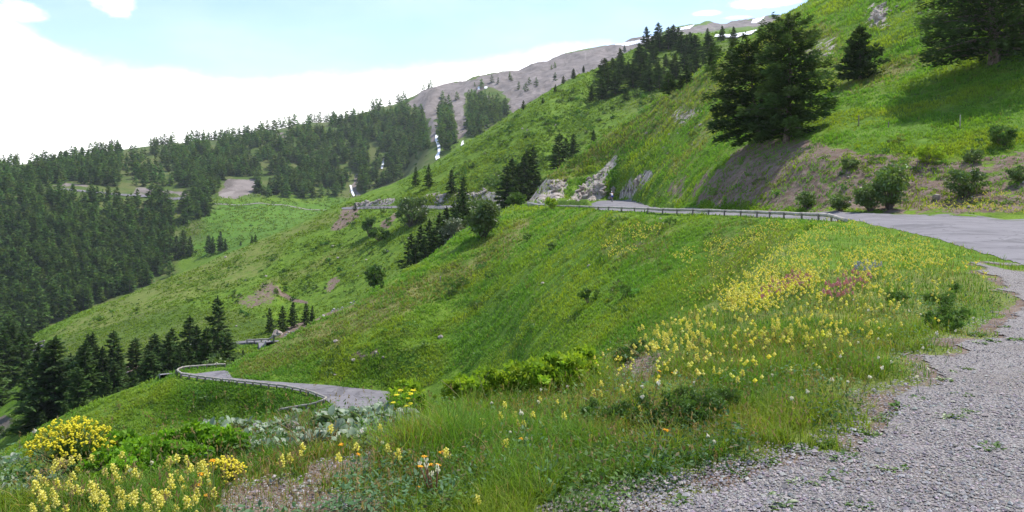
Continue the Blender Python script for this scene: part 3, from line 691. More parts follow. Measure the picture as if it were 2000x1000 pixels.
def blades(P, h, w, lean, az, tint, seg=3):
    """grass blades as bent tapering strips"""
    n = len(P); ts = np.linspace(0, 1, seg+1)
    d = np.stack([np.cos(az), np.sin(az), np.zeros(n)], 1); s = np.stack([-np.sin(az), np.cos(az), np.zeros(n)], 1)
    tw = rng.uniform(-1, 1, n)[:, None]; s = unit(s + d*tw)
    rows = []
    for t in ts[:-1]:
        c = P + d*(lean*h*t*t)[:, None]; c = c + np.array([0, 0, 1.])*(h*(t - .35*lean*t*t))[:, None]
        ww = (w*(1 - t*.55)*.5)[:, None]
        rows += [c - s*ww, c + s*ww]
    tip = P + d*(lean*h)[:, None] + np.array([0, 0, 1.])*(h*(1-.35*lean))[:, None]
    V = np.stack(rows + [tip], 1); k = 2*seg+1
    o = np.arange(n)[:, None]*k
    Fq = np.concatenate([o + np.array([[2*i, 2*i+1, 2*i+3, 2*i+2]]) for i in range(seg-1)]) if seg > 1 else np.zeros((0, 4), int)
    Ft = o + np.array([[2*seg-2, 2*seg-1, 2*seg]])
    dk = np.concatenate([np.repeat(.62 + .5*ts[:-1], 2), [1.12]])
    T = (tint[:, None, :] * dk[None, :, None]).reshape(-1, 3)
    return V.reshape(-1, 3), Fq, Ft, T

def leaf_rosette(seed, n, L, W, rise, spread=1.0, nseg=3):
    """broad pointed leaves that rise from the base and arch outward"""
    r = np.random.default_rng(seed); Vs, Fs, Ts = [], [], []; off = 0
    for i in range(n):
        a = r.random()*2*PI; l = L*r.uniform(.6, 1.2); w_ = W*r.uniform(.7, 1.2); el = r.uniform(*rise)
        d = np.array([np.cos(a), np.sin(a), 0]); s = np.array([-np.sin(a), np.cos(a), 0])
        b0 = d*r.uniform(0, .5)*L*spread + s*r.normal(0, .25)*L*spread
        t = np.array([0, .35, .7, 1.0]); wd = np.array([.12, 1, .8, .03])*w_*.5
        cz = l*(np.sin(el)*t - .45*t*t*np.cos(el)*.6); cx = l*np.cos(el)*t
        C_ = b0[None] + d[None]*cx[:, None]; C_[:, 2] += cz + r.uniform(0, .35)*L
        fold = np.array([0, .25, .2, 0])*w_*.6; tilt = r.normal(0, .35)
        Lf = C_ - s*wd[:, None]; Lf[:, 2] += fold + wd*tilt; Rt = C_ + s*wd[:, None]; Rt[:, 2] += fold - wd*tilt
        Vs.append(np.concatenate([Lf, C_, Rt])); 
        f = [[k, k+1, k+5, k+4] for k in range(3)] + [[k+4, k+5, k+9, k+8] for k in range(3)]
        Fs.append(np.array(f) + off); off += 12
        k = r.uniform(.7, 1.2); Ts.append(np.full((12, 3), k))
    return np.concatenate(Vs), np.concatenate(Fs), np.concatenate(Ts)

def blob(c, r_, seed=0, sub=0):
    """small eight- or twenty-sided bud"""
    if sub == 0:
        V = np.array([[1,0,0],[-1,0,0],[0,1,0],[0,-1,0],[0,0,1],[0,0,-1.]])
        Fc = np.array([[0,2,4],[2,1,4],[1,3,4],[3,0,4],[2,0,5],[1,2,5],[3,1,5],[0,3,5]])
    return V*np.asarray(r_) + np.asarray(c), Fc

def rock_mesh(seed, mat, name='stone', sub=2, squash=(1, .8, .65)):
    import bmesh
    r = np.random.default_rng(seed); bm = bmesh.new()
    bmesh.ops.create_icosphere(bm, subdivisions=sub, radius=1)
    V = np.array([v.co[:] for v in bm.verts]); Fc = np.array([[v.index for v in f.verts] for f in bm.faces]); bm.free()
    for k in range(13):
        n = unit(r.normal(0, 1, 3)); d = r.uniform(.45, .85); e = V@n - d
        V = V - np.maximum(e, 0)[:, None]*n*.97
    V = V*np.array(squash); V += r.normal(0, .018, V.shape)
    return mesh(name, V, [Fc], [mat], None, False)

M['needle'] = leaf_mat('larch_needles', (.052, .094, .026), .35, .6, .3, .01)
M['needle_far'] = leaf_mat('far_conifer_needles', (.084, .150, .036), .36, .7, .5, .0)
M['needle_soft'] = leaf_mat('soft_larch_needles', (.056, .104, .026), .3, .6, .3, .01)
M['leaf'] = leaf_mat('shrub_leaves', (.105, .185, .032), .35, .5, .3, .05)
M['leaf_willow'] = leaf_mat('grey_willow_leaves', (.145, .185, .105), .3, .5, .2, .05)
M['leaf_fresh'] = leaf_mat('fresh_green_leaves', (.150, .310, .020), .45, .6, .25, .012)
M['leaf_lime'] = leaf_mat('lime_green_leaves', (.250, .385, .030), .45, .6, .2, .012)
M['leaf_dark'] = leaf_mat('dark_herb_leaves', (.085, .168, .030), .4, .6, .25, .02)
M['leaf_grey'] = leaf_mat('pale_downy_leaves', (.170, .235, .140), .25, .55, .25, .05)
M['grass'] = leaf_mat('meadow_grass', (.205, .305, .026), .48, .6, .0, .015)
M['stem'] = leaf_mat('green_stem', (.12, .20, .04), .2, .6, .1, .03, False)
M['straw'] = leaf_mat('dry_straw', (.36, .28, .15), .3, .7, .2, .03, False)
M['redstem'] = leaf_mat('reddish_dry_stem', (.24, .11, .055), .2, .7, .1, .03, False)
M['yellow'] = leaf_mat('bright_yellow_petals', (.80, .73, .02), .35, .6, .12, .02)
M['paleyellow'] = leaf_mat('pale_yellow_petals', (.80, .75, .20), .4, .6, .15, .02)
M['orange'] = leaf_mat('orange_yellow_petals', (.85, .46, .010), .3, .6, .1, .02)
M['pink'] = leaf_mat('rose_pink_petals', (.66, .34, .35), .35, .6, .2, .02)
M['white'] = leaf_mat('white_seed_down', (.82, .80, .74), .35, .7, .1, .0)
M['blue'] = leaf_mat('pale_blue_petals', (.38, .40, .50), .3, .7, .1, .0)
M['straw_tint'] = leaf_mat('seed_straw', (.30, .245, .12), .35, .7, .0, .0)
# ------------------------------------------------------------------ trees
def plant(name, parts, loc, label, cat, group=None, s=1.0, rz=0.0, sz=None):
    """a thing at its base with its part meshes as children"""
    e = empty(name, loc, label, cat, group, rz, s)
    if sz is not None: e.scale = (s, s, sz)
    for pn, me in parts: obj(pn, me, e)
    return e
def conifer_parts(*a, mat='needle', **k):
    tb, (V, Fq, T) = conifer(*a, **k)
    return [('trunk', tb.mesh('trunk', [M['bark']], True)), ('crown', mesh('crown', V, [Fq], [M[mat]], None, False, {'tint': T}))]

# the big trees above the road
b1 = hit1(1536, 276, 50); b2 = hit1(1484, 276, 50)
H1_ = (276-36)/F*b1[1]; W1 = 80/F*b1[1]
plant('larch_tree', conifer_parts(3, H1_, W1, 88, 210, .27, base=.04, droop=.32, irr=.45, shape=.36, trunk_r=.30, flat=1.6), b1, 'tall dark larch with several trunks above the bare bank, taller of the joined pair', 'tree')
plant('larch_tree', conifer_parts(5, (276-84)/F*b2[1], W1*1.18, 90, 220, .27, base=.03, droop=.40, irr=.45, shape=.34, trunk_r=.24, lean=(-.13, 0), flat=1.6), b2, 'lower leaning larch joined to the left side of the tallest larch', 'tree')
b3 = hit1(1942, 122, 50); s3 = b3[1]/F
plant('larch_tree', conifer_parts(8, 310*s3, 165*s3, 130, 260, .28, base=.05, droop=.28, irr=.3, shape=.42, trunk_r=.5, flat=1.6), b3, 'massive dark larch with a thick trunk at the upper right edge of the meadow', 'tree')
b4 = hit1(1680, 156, 50); s4 = b4[1]/F
plant('spruce_tree', conifer_parts(12, 104*s4, 54*s4, 75, 150, .25, base=.03, droop=.15, irr=.25, shape=.8, trunk_r=.16, flat=1.6), b4, 'single small spruce standing alone on the steep meadow', 'tree')

# mid-distance conifers: shared meshes, one thing each
MID = [conifer_parts(20+i, 10.0, R, 64, 46, .44, base=.06, droop=d, irr=.3, limbs=True, shape=sh, mat=m_) for i, (R, d, sh, m_) in enumerate(
       [(3.0, .3, .75, 'needle_soft'), (2.7, .25, .85, 'needle_soft'), (3.3, .3, .65, 'needle_soft'), (2.5, .2, .8, 'needle'), (3.0, .35, .7, 'needle_soft')])]
protos = {}
def tree_at(px, D, top, label, group, kind=None, name='conifer', w=1.0):
    p = at(px, D); H = EYE - (top-HZ)/F*D - p[2]
    if H < 1.5: return
    k = rng.integers(len(MID)) if kind is None else kind
    e = empty(name, p, label, 'tree', group, rng.random()*6.28)
    e.scale = (H/10*w, H/10*w, H/10)
    if k not in protos:
        for pn, me in MID[k]: obj(pn, me, e)
        protos[k] = e
    else:
        for ch in protos[k].children:
            c = ch.copy(); C.objects.link(c); c.parent = e
def tree_px(px, py, top, label, group, **k):
    h = hit1(px, py, 120)
    if not np.isnan(h[0]): tree_at(px, h[1], top, label, group, **k)
G_low = 'dark conifers around the lower gully'
lab = 'dark conifer of the wood beneath the grassy hairpin slope'
low = [(75,150,640),(92,132,660),(115,140,632),(140,128,650),(165,135,640),(185,148,625),(205,140,632),(225,150,600),(262,150,640),(150,112,690),(210,112,700),(255,112,682),
       (298,142,617),(335,140,628),(352,150,640),(372,152,604),(382,144,622),(300,118,668),(330,118,672),(358,122,660),(392,128,650),(405,146,640),(446,130,632),(432,124,668),(470,132,664),(75,112,765),(95,118,740),(130,108,745),(230,124,690),(60,160,700),(170,160,612),(345,134,650),(310,130,655)]
for px, D, top in low: tree_at(px + rng.normal(0, 4), D, top + rng.uniform(14, 52), lab, G_low, w=rng.uniform(.95, 1.3))
for _ in range(24): tree_at(rng.uniform(75, 455), rng.uniform(110, 168), rng.uniform(640, 715), lab, G_low, w=rng.uniform(1.0, 1.5))
for px, D, top in [(-8,190,640),(10,182,655),(26,195,636),(44,188,648),(58,200,640),(-14,170,690),(18,215,620)]: tree_at(px, D, top, 'dark conifer at the left end of the green shoulder above the pink bank', 'conifers at the left end of the green shoulder', w=1.2)
tree_at(425, 150, 582, 'tallest conifer at the edge of the lower wood, standing above its neighbours', None, kind=0)
lab = 'one of five dark conifers in a short row by the stream rocks'
for px, py, top in [(527,648,602),(552,645,598),(572,640,590),(598,638,592),(610,634,598)]: tree_px(px, py, top, lab, 'row of conifers by the stream', w=.85)
lab = 'dark conifer crowded in the gully between the two green spurs'
for px, D, top in [(803,162,458),(822,164,442),(840,166,430),(858,168,418),(872,172,405),(848,158,446),(868,162,428),(830,156,462),(812,154,476),(886,176,398),(898,166,396),(905,172,380),(878,158,436),(893,162,412)]:
    tree_at(px, D, top, lab, 'conifers in the upper gully', w=1.05)
for px, py, top, l in [(882,380,331,'dark conifer just above the pink road cutting'),(906,440,346,'tall slim dark conifer rising past the far road'),(838,366,322,'right conifer of a pair on the shoulder above the cutting'),(812,364,326,'left conifer of a pair on the shoulder above the cutting'),(693,412,396,'tiny lone conifer right beside the far road')]:
    tree_px(px, py, top, l, None, w=.95)
lab = 'dark conifer of the small clump behind the stony spur'
for px, D, top in [(990,215,325),(1000,218,310),(1012,220,322),(1030,225,295),(1042,226,288),(1024,222,304)]: tree_at(px, D, top, lab, 'clump behind the stony spur')
lab = 'conifer of the trio half hidden by the near spur'
for px, D, top in [(1093,240,262),(1106,243,270),(1120,245,262)]: tree_at(px, D, top, lab, 'trio behind the near spur', w=1.1)
tree_at(1160, 250, 254, 'short lone conifer peeking over the near spur', None)
lab = 'conifer of the wood high on the second green hillside'
hi = [(1182,150),(1196,132),(1188,165),(1212,128),(1206,160),(1222,190),(1172,190),(1160,192),(1178,188),(1236,165),(1250,160),(1244,120),(1262,118),(1280,120),(1252,140),(1268,150),(1284,150),(1296,152),(1310,150),(1322,148),(1276,100),(1290,95),(1304,92),(1316,90),(1330,98),(1342,102),(1354,110),(1300,125),(1318,122),(1336,130),(1350,140),(1362,132),(1372,120),(1344,160),(1330,170),(1314,172),(1306,180),(1360,118),(1385,100),(1394,118),(1262,90),(1284,84),(1322,86),(1218,150),(1230,148),(1258,165),(1290,168),(1346,88),(1240,140),(1200,178),(1268,172)]
for px, py in hi[::1]:
  tree_px(px+rng.normal(0, 2), py+6, py-16-rng.uniform(0, 26), lab, 'wood high on the second hillside', w=rng.uniform(1.25, 1.8))
lab = 'isolated conifer on the upper edge of the second hillside'
for px, py, top in [(1382,78,55),(1390,140,92),(1410,78,50),(1432,80,52),(1430,125,80),(1120,152,134),(1100,162,148),(1140,140,128),(1220,100,88),(1060,200,190),(1022,212,196),(1085,178,165)]: tree_px(px, py+2, top, lab, 'isolated conifers of the second hillside', w=1.2)
lab = 'conifer at the lower edge of the bright far meadow'
for px, py, top in [(358,498,450),(372,500,462),(408,496,460),(416,494,462),(431,492,452),(440,490,466),(492,476,460),(499,474,458),(470,480,470),(345,505,460)]: tree_px(px, py, top, lab, 'conifers edging the far meadow', w=.95)

# broadleaved trees and shrubs
def shrub_parts(seed, rx, rz, nc, nl, size, mat, narrow=.45):
    sb, (V, Fq, T) = leafball(seed, rx, rx, rz, nc, nl, size, narrow=narrow)
    return [('stems', sb.mesh('stems', [M['bark']], True)), ('foliage', mesh('foliage', V, [Fq], [M[mat]], None, False, {'tint': T}))]
def shrub(px, py, wpx, hpx, seed, mat, label, D=None, name='shrub', nc=34, nl=60, cat='shrub', group=None, dmin=20, lf=.085):
    p = at(px, D) if D else hit1(px, py, dmin)
    s = p[1]/F
    return plant(name, shrub_parts(seed, wpx/2*s, hpx/2*s, nc, nl, lf*min(wpx, hpx)*s, mat), p, label, cat, group)
shrub(945, 484, 66, 80, 31, 'leaf', 'round leafy tree on the crest of the near spur', D=113, name='broadleaf_tree', nc=60, nl=90, cat='tree', lf=.05)
shrub(886, 0, 44, 70, 32, 'leaf_willow', 'pale grey willow against the dark gully conifers', D=158, name='willow_tree', nc=45, nl=80, cat='tree', lf=.05)
shrub(803, 442, 66, 56, 33, 'leaf', 'wide dark green bushy tree straddling the far road', name='broadleaf_tree', nc=50, nl=80, cat='tree', dmin=150, lf=.05)
shrub(958, 420, 46, 42, 34, 'leaf_willow', 'grey green willow bush just below the far road', D=168, name='willow_tree', nc=40, nl=60, cat='tree', lf=.05)
shrub(1008, 0, 36, 30, 35, 'leaf_dark', 'dark shrub left of the retaining wall', D=146, nc=30, nl=50)
shrub(1078, 415, 24, 26, 36, 'leaf_lime', 'yellow green sapling at the far end of the log rail', D=118, nc=26, nl=40)
shrub(732, 572, 34, 50, 37, 'leaf_dark', 'dark upright shrub on the spur crest by the gully', D=112, nc=36, nl=60)
shrub(745, 586, 12, 18, 38, 'leaf_dark', 'little dark bush on the tan crest of the near spur', D=104, nc=12, nl=40)
shrub(38, 838, 34, 24, 44, 'leaf_dark', 'dark bush on the pinkish bank at the far lower left', nc=20, nl=40, dmin=90)
shrub(8, 852, 30, 20, 45, 'leaf_dark', 'second dark bush lower on the pinkish bank at the far left', nc=20, nl=40, dmin=90)
shrub(420, 712, 46, 40, 39, 'leaf', 'light green round bush just behind the hairpin rail', D=118, nc=40, nl=60)
shrub(722, 462, 30, 40, 40, 'leaf_dark', 'left dark shrub below the far road', nc=24, nl=50, dmin=150)
shrub(740, 470, 40, 26, 41, 'leaf_dark', 'low spreading dark shrub below the far road', nc=24, nl=50, dmin=150)
shrub(400, 822, 60, 46, 42, 'leaf_dark', 'brownish twiggy bush on the slope under the hairpin', D=64, nc=34, nl=50)
shrub(1080, 668, 52, 40, 43, 'leaf_willow', 'grey twiggy bush on the slope behind the lime green herbs', D=40, nc=30, nl=30)
# along the bare bank
for i, (px, py, w_, h_, m_, l) in enumerate([
  (1738, 408, 66, 96, 'leaf', 'tallest bright green bush on the bare bank beside the road'), (1700, 412, 56, 60, 'leaf', 'bush leaning on the left of the tallest roadside bush'),
  (1640, 412, 36, 34, 'leaf', 'small round bush at the road edge right of the log rail end'), (1574, 406, 36, 32, 'leaf', 'small bush behind the log rail on the bare bank'),
  (1886, 384, 74, 54, 'leaf', 'wide green bush with dead brown twigs on the right bank'),
  (1958, 284, 46, 40, 'leaf_dark', 'dark dome shaped bush at the right edge of the meadow'),
  (1815, 320, 60, 36, 'leaf_lime', 'low yellow green bush on top of the bare bank'), (1900, 318, 40, 26, 'leaf', 'low bush on the bank top below the pale post'),
  (1660, 330, 30, 22, 'leaf', 'small tuft of bush at the meadow edge right of the big larch'), (1990, 355, 40, 30, 'leaf', 'leafy bush cut by the right edge above the orange flowers')]):
    shrub(px, py, w_, h_, 50+i, m_, l, dmin=42, nc=44, nl=70, lf=.055)
for i, (px, py, w_, h_, D) in enumerate([(1150, 592, 46, 30, 40), (1220, 580, 30, 24, 42), (1030, 470, 22, 14, 100), (1310, 440, 26, 14, 60), (880, 575, 40, 24, 88), (905, 560, 30, 18, 95), (960, 545, 30, 16, 90), (1075, 490, 26, 16, 85)]):
    shrub(px, py, w_, h_, 70+i, 'leaf_dark', 'low dark leafy clump on the slope below the log rail', group='low clumps on the slope below the rail', nc=16, nl=40, dmin=25)

# ------------------------------------------------------------------ the far forest: the largest as trees of their own, the rest as one mass
def far_conifer(seed, R, nb, nt, size):
    tb, (V, Fq, T) = conifer(seed, 1.0, R, nb, nt, size, base=.05, droop=.3, irr=.3, limbs=False, shape=.62, trunk_r=.018, fat=1.5)
    return tb, (V, Fq, T)
FARV = [far_conifer(100+i, R, 30, 9, .088) for i, R in enumerate((.23, .27, .31, .25, .29))]
FARP = [far_conifer(120+i, R, 22, 7, .115) for i, R in enumerate((.26, .31, .35))]
cand = []
def fill(poly, n, hm, hv=.38, dmin=400, grow=0.0):
    poly = np.asarray(poly, float); x0, y0 = poly.min(0); x1, y1 = poly.max(0)
    got = 0
    for _ in range(60):
        k = n*3
        X = rng.uniform(x0, x1, k); Y = rng.uniform(y0, y1, k)
        ok = inpoly(X, Y, poly) & (vn(X/26, Y/17, 77) > grow)
        Hh = hit(X[ok], Y[ok], 60)
        for q in Hh[(~np.isnan(Hh[:, 0])) & (Hh[:, 1] > dmin)]:
            cand.append((q[0], q[1], float(tz(q[0], q[1])), hm*rng.uniform(1-hv, 1+hv))); got += 1
            if got >= n: return
fill([(-30,372),(60,362),(130,368),(240,392),(335,402),(338,470),(330,520),(345,545),(250,582),(170,618),(100,652),(-30,705)], 1080, 10.4)
fill([(-30,340),(60,330),(120,320),(120,366),(60,362),(-30,372)], 130, 12.5, dmin=500)
fill([(120,318),(200,302),(240,296),(232,365),(160,362),(120,362)], 160, 12.5, dmin=500)
fill([(235,310),(320,290),(350,300),(350,372),(250,368)], 60, 12, dmin=500)
fill([(330,285),(480,268),(560,252),(640,250),(680,290),(690,340),(660,385),(560,388),(500,385),(500,345),(440,345),(420,385),(350,375)], 850, 11.4, dmin=500, grow=.26)
fill([(640,245),(700,228),(790,210),(830,225),(842,300),(800,340),(760,362),(705,388),(695,340),(690,300)], 480, 12, dmin=500, grow=.3)
fill([(855,212),(880,208),(890,290),(860,300)], 80, 14, dmin=500)
fill([(912,190),(940,190),(1000,225),(960,262),(912,288)], 170, 12, dmin=500, grow=.2)
fill([(360,392),(410,378),(405,420),(360,440)], 45, 15, dmin=500)
fill([(295,395),(335,400),(335,470),(295,470)], 40, 15, dmin=450)
fill([(850,178),(940,160),(1000,150),(1000,180),(860,205)], 10, 9, dmin=500)
fill([(1000,150),(1190,95),(1190,115),(1080,165),(1000,215)], 7, 9, dmin=500)
for px in np.concatenate([np.arange(-10, 330, 5), np.arange(330, 700, 5.5), np.arange(700, 850, 8)]):      # trees on the skyline
    px = px + rng.normal(0, 3)
    if vn(np.array([px/16.]), np.array([.5]), 78)[0] < .36: continue
    if 655 < px < 690 and rng.random() < .8: continue
    D = float(lineD('SC', px))*rng.uniform(.985, 1.0); p = at(px, D)
    cand.append((p[0], p[1], p[2], rng.uniform(10, 16.5)))
cand = np.array(cand)
# keep a clear strip along the far roads
cpx = 1000 + cand[:, 0]/cand[:, 1]*F
rd = (cand[:, 1] > lineD('C2', cpx)-2) & (cand[:, 1] < lineD('C3', cpx)+3) & (cpx > 60) & (cpx < 640)
lowr = (cand[:, 1] > lineD('C2', cpx)-26) & (cand[:, 1] <= lineD('C2', cpx)) & (((cpx > 144) & (cpx < 178)) | ((cpx > 245) & (cpx < 300)))
cand = cand[~(rd | lowr)]
for poly, lab_ in SNOW:                                           # no tree on the snow
    cp, cr = proj(cand[:, 0], cand[:, 1], cand[:, 2])
    c0 = np.mean(poly, 0); pl = c0 + (np.asarray(poly)-c0)*1.1
    hp = cand[:, 3]/cand[:, 1]*F
    bad = inpoly(cp, cr, pl) | inpoly(cp, cr-hp*.5, pl) | inpoly(cp, cr-hp*.9, pl) | inpoly(cp+4, cr-hp*.3, pl) | inpoly(cp-4, cr-hp*.3, pl)
    cand = cand[~bad]
size = cand[:, 3]/cand[:, 1]
NIND = 215
order = np.argsort(-size); ind = order[:NIND]; rest = order[NIND:]
farme = [[('trunk', tb.mesh('trunk', [M['bark']])), ('crown', mesh('crown', V, [Fq], [M['needle_far']], None, False, {'tint': T}))] for tb, (V, Fq, T) in FARV]
fproto = {}
for j in ind:
    x, y, z, h = cand[j]; k = int(rng.integers(len(farme)))
    e = empty('forest_conifer', (x, y, z), 'green conifer of the dense forest on the lower left slope', 'tree', 'conifers of the dense left forest', rng.random()*6.28, h)
    wv_ = rng.uniform(.85, 1.25); e.scale = (h*wv_, h*wv_, h)
    if k not in fproto:
        for pn, m_ in farme[k]: obj(pn, m_, e)
        fproto[k] = e
    else:
        for ch in fproto[k].children:
            c_ = ch.copy(); C.objects.link(c_); c_.parent = e
mb_V, mb_F, mb_T, mb_M = [], [], [], []; off = 0
for j in rest:
    x, y, z, h = cand[j]; lib = FARV if size[j] > np.quantile(size[rest], .55) else FARP
    tb, (V, Fq, T) = lib[int(rng.integers(len(lib)))]
    a = rng.random()*6.28; ca, sa = math.cos(a)*h*rng.uniform(.9, 1.3), math.sin(a)*h*rng.uniform(.9, 1.3)
    R = np.array([[ca, sa, 0], [-sa, ca, 0], [0, 0, h]])
    mb_V.append(V@R + [x, y, z]); mb_F.append(Fq + off); off += len(V)
    mb_T.append(T*rng.uniform(.65, 1.35)*np.array([rng.uniform(.85, 1.2), 1, rng.uniform(.85, 1.15)]))
tag(obj('far_forest', mesh('far_forest', np.concatenate(mb_V), mb_F, [M['needle_far']], None, False, {'tint': np.concatenate(mb_T)})), 'dense conifer forest covering the far mountainside', 'forest', kind='stuff')

# scrub: knee high bushes dotting the second hillside and the far slopes
pts_ = []
for poly, n in (([(1000,235),(1100,175),(1200,130),(1300,150),(1300,185),(1200,245),(1100,315),(1000,370),(880,385),(880,330)], 900), ([(640,430),(720,400),(880,410),(860,450),(720,560),(620,600),(500,640),(440,600),(480,520)], 330), ([(130,640),(300,570),(460,500),(560,480),(460,600),(300,600),(150,660)], 150),
                ([(850,215),(1000,235),(990,260),(860,330)], 60), ([(340,480),(640,400),(640,425),(400,505)], 26), ([(640,260),(840,230),(840,330),(720,380)], 160), ([(500,270),(640,250),(640,380),(500,380)], 120)):
    poly_ = np.asarray(poly, float); k = n*4
    X = rng.uniform(*[poly_.min(0)[0], poly_.max(0)[0]], k); Y = rng.uniform(poly_.min(0)[1], poly_.max(0)[1], k)
    ok = inpoly(X, Y, poly_) & (vn(X/22, Y/14, 99) > .45); Hh = hit(X[ok], Y[ok], 130)
    Hh = Hh[~np.isnan(Hh[:, 0])][:n]; pts_.append(Hh[Hh[:, 1] > 140])
pts_ = np.concatenate(pts_)
pn_ = []
for poly, n in (([(560,700),(800,560),(1000,460),(1180,425),(1500,435),(1480,480),(1250,600),(1050,690),(800,745),(560,735)], 420), ([(1060,345),(1300,190),(1420,110),(1420,260),(1300,395),(1200,380)], 120), ([(1560,60),(1800,0),(1840,120),(1650,260),(1640,170)], 90), ([(1640,270),(1990,260),(1990,330),(1650,330)], 60), ([(1360,400),(1420,330),(1640,300),(1990,310),(1990,400)], 110), ([(120,840),(340,745),(560,765),(500,800),(230,860)], 70), ([(0,700),(60,690),(60,870),(0,880)], 40)):
    poly_ = np.asarray(poly, float); k = n*5
    X = rng.uniform(poly_.min(0)[0], poly_.max(0)[0], k); Y = rng.uniform(poly_.min(0)[1], poly_.max(0)[1], k)
    ok = inpoly(X, Y, poly_) & (vn(X/40, Y/24, 98) > .5); Hh = hit(X[ok], Y[ok], 30)
    pn_.append(Hh[~np.isnan(Hh[:, 0])][:n])
pn_ = np.concatenate(pn_); cps = []
for x, y, z in pn_:
    n = 44; r_ = y/F*rng.uniform(2.5, 7.0)*(1 + .8*(rng.random() < .15)); c0 = np.array([x, y, z])
    p = unit(rng.normal(0, 1, (n, 3)))*rng.random((n, 1))**.5*r_*np.array([1.5, 1.5, .7]) + c0 + [0, 0, r_*.2]
    a = unit(rng.normal(0, 1, (n, 3)) + [0, 0, .5])*r_*.34; b = unit(np.cross(a, rng.normal(0, 1, (n, 3))))*r_*.16
    cps.append(cards(p, a, b, np.full((n, 3), rng.uniform(.6, 1.5))*np.array([rng.uniform(.8, 1.5), 1, .9])))
for x, y, z in pts_:
    n = 26; r_ = min(y, 420)/F*rng.uniform(1.6, 3.2)*(1 + 1.2*(rng.random() < .18)); c0 = np.array([x, y, z])
    p = unit(rng.normal(0, 1, (n, 3)))*rng.random((n, 1))**.5*r_*np.array([1.25, 1.25, .8]) + c0 + [0, 0, r_*.35]
    a = unit(rng.normal(0, 1, (n, 3)))*r_*.5; b = unit(np.cross(a, rng.normal(0, 1, (n, 3))))*r_*.28
    cps.append(cards(p, a, b, np.full((n, 3), rng.uniform(.6, 1.25))*np.array([rng.uniform(.8, 1.3), 1, .9])))
off = 0; fv, ff, ft_ = [], [], []
for V, Fq, T in cps: fv.append(V); ff.append(Fq+off); ft_.append(T); off += len(V)
tag(obj('scrub', mesh('scrub', np.concatenate(fv), ff, [M['leaf_dark']], None, False, {'tint': np.concatenate(ft_)})), 'low dark scrub dotted over the grassy hillsides', 'scrub', kind='stuff')
# ------------------------------------------------------------------ log rails, walls, rider, stones
def log_rail(name, pts, label, r=.10, h=.5, post_r=.09, end_down=0, group=None, post_at=None, pm='post'):
    """pts: world x, y along the rail; a post at every point, one log between neighbours"""
    pts = np.asarray(pts, float); z = tz(pts[:, 0], pts[:, 1])
    e = empty(name, (pts[0, 0], pts[0, 1], z[0]), label, 'guard rail', group)
    o = np.array([pts[0, 0], pts[0, 1], z[0]])
    top = np.stack([pts[:, 0], pts[:, 1], z + h], 1)
    if end_down: top[-1, 2] = z[-1] + .08; top[-2, 2] = z[-2] + h*.8
    for i in range(len(pts)-1):
        m = MB(); a, b = top[i], top[i+1]; rr = r*rng.uniform(.92, 1.06)
        t = np.linspace(-.004, 1.004, 5)[:, None]
        P = a*(1-t) + b*t + rng.normal(0, .008, (5, 3)); m.tube(P - o, rr*(1 + rng.normal(0, .02, 5)), 8)
        obj('rail', m.mesh('rail', [M['wood']], True), e)
    for i in range(len(pts) - (1 if end_down else 0)):
        m = MB(); hh = h*1.14 if not (end_down and i == len(pts)-2) else h*.9
        d = unit(top[min(i+1, len(pts)-1)] - top[max(i-1, 0)]); s = np.array([d[1], -d[0], 0])*r*1.25*(1 if pts[i, 1] > 0 else 1)
        s = s if s[1] < 0 else -s
        b = top[i] + s
        m.tube(np.array([[b[0], b[1], z[i]-.4], [b[0], b[1], z[i]+hh-.03], [b[0], b[1], z[i]+hh]]) - o, [post_r, post_r, post_r*.8], 8)
        obj('post', m.mesh('post', [M[pm]], True), e)
    return e
pxs = [1062,1088,1112,1134,1154,1171,1191,1217,1242,1268,1297,1325,1356,1387,1418,1450,1482,1507,1535,1570,1603,1619,1632,1652]
log_rail('guard_rail', [((p-1000)/F*d, d) for p, d in [(p, float(lineD('SA', p)) - (0 if p < 1640 else 1.0)) for p in pxs]], 'long weathered log guard rail along the upper road, its end bent into the flowers', r=.105, h=.36, post_r=.058, end_down=1)
near = [(p, float(lineD('RO', p))-.25) for p in np.arange(356, 634, 15.5)]
far_ = [(440, 88.2), (422, 88.0), (404, 87.7), (386, 87.3), (370, 87.0), (357, 86.6), (349, 86.0), (346, 85.2), (349, 84.4)]
bend = [hit1(*p, 45) for p in [(637, 784), (632, 789), (618, 794), (600, 798), (582, 801), (564, 804), (546, 807)]]
wp = [((p-1000)/F*d, d) for p, d in far_ + near] + [(b[0], b[1]) for b in bend]
log_rail('guard_rail', wp, 'curving log guard rail round the hairpin bend of the road below', r=.10, h=.36, post_r=.085)
def short_rail(px0, px1, line, off, lab, n=6):
    p = np.linspace(px0, px1, n); d = lineD(line, p) + off
    log_rail('guard_rail', np.stack([(p-1000)/F*d, d], 1), lab, r=.14, h=.6, post_r=.12)
short_rail(822, 868, 'BO', .3, 'short dark guard rail on top of the distant retaining wall')
short_rail(704, 766, 'BO', .3, 'thin guard rail under the pink rock cutting of the distant road', 9)
pts_ = [hit1(*p)[:2] for p in [(64, 689), (66, 682), (71, 677), (78, 674), (87, 671)]]
log_rail('guard_rail', pts_, 'pale curved guard rail on a bend at the far lower left', r=.22, h=.8, post_r=.15)
pts_ = [hit1(*p)[:2] for p in [(484, 672), (498, 672), (512, 671), (526, 671), (538, 670)]]
log_rail('guard_rail', pts_, 'short pale guard rail beside the gully road and stream rocks', r=.16, h=.9, post_r=.12)

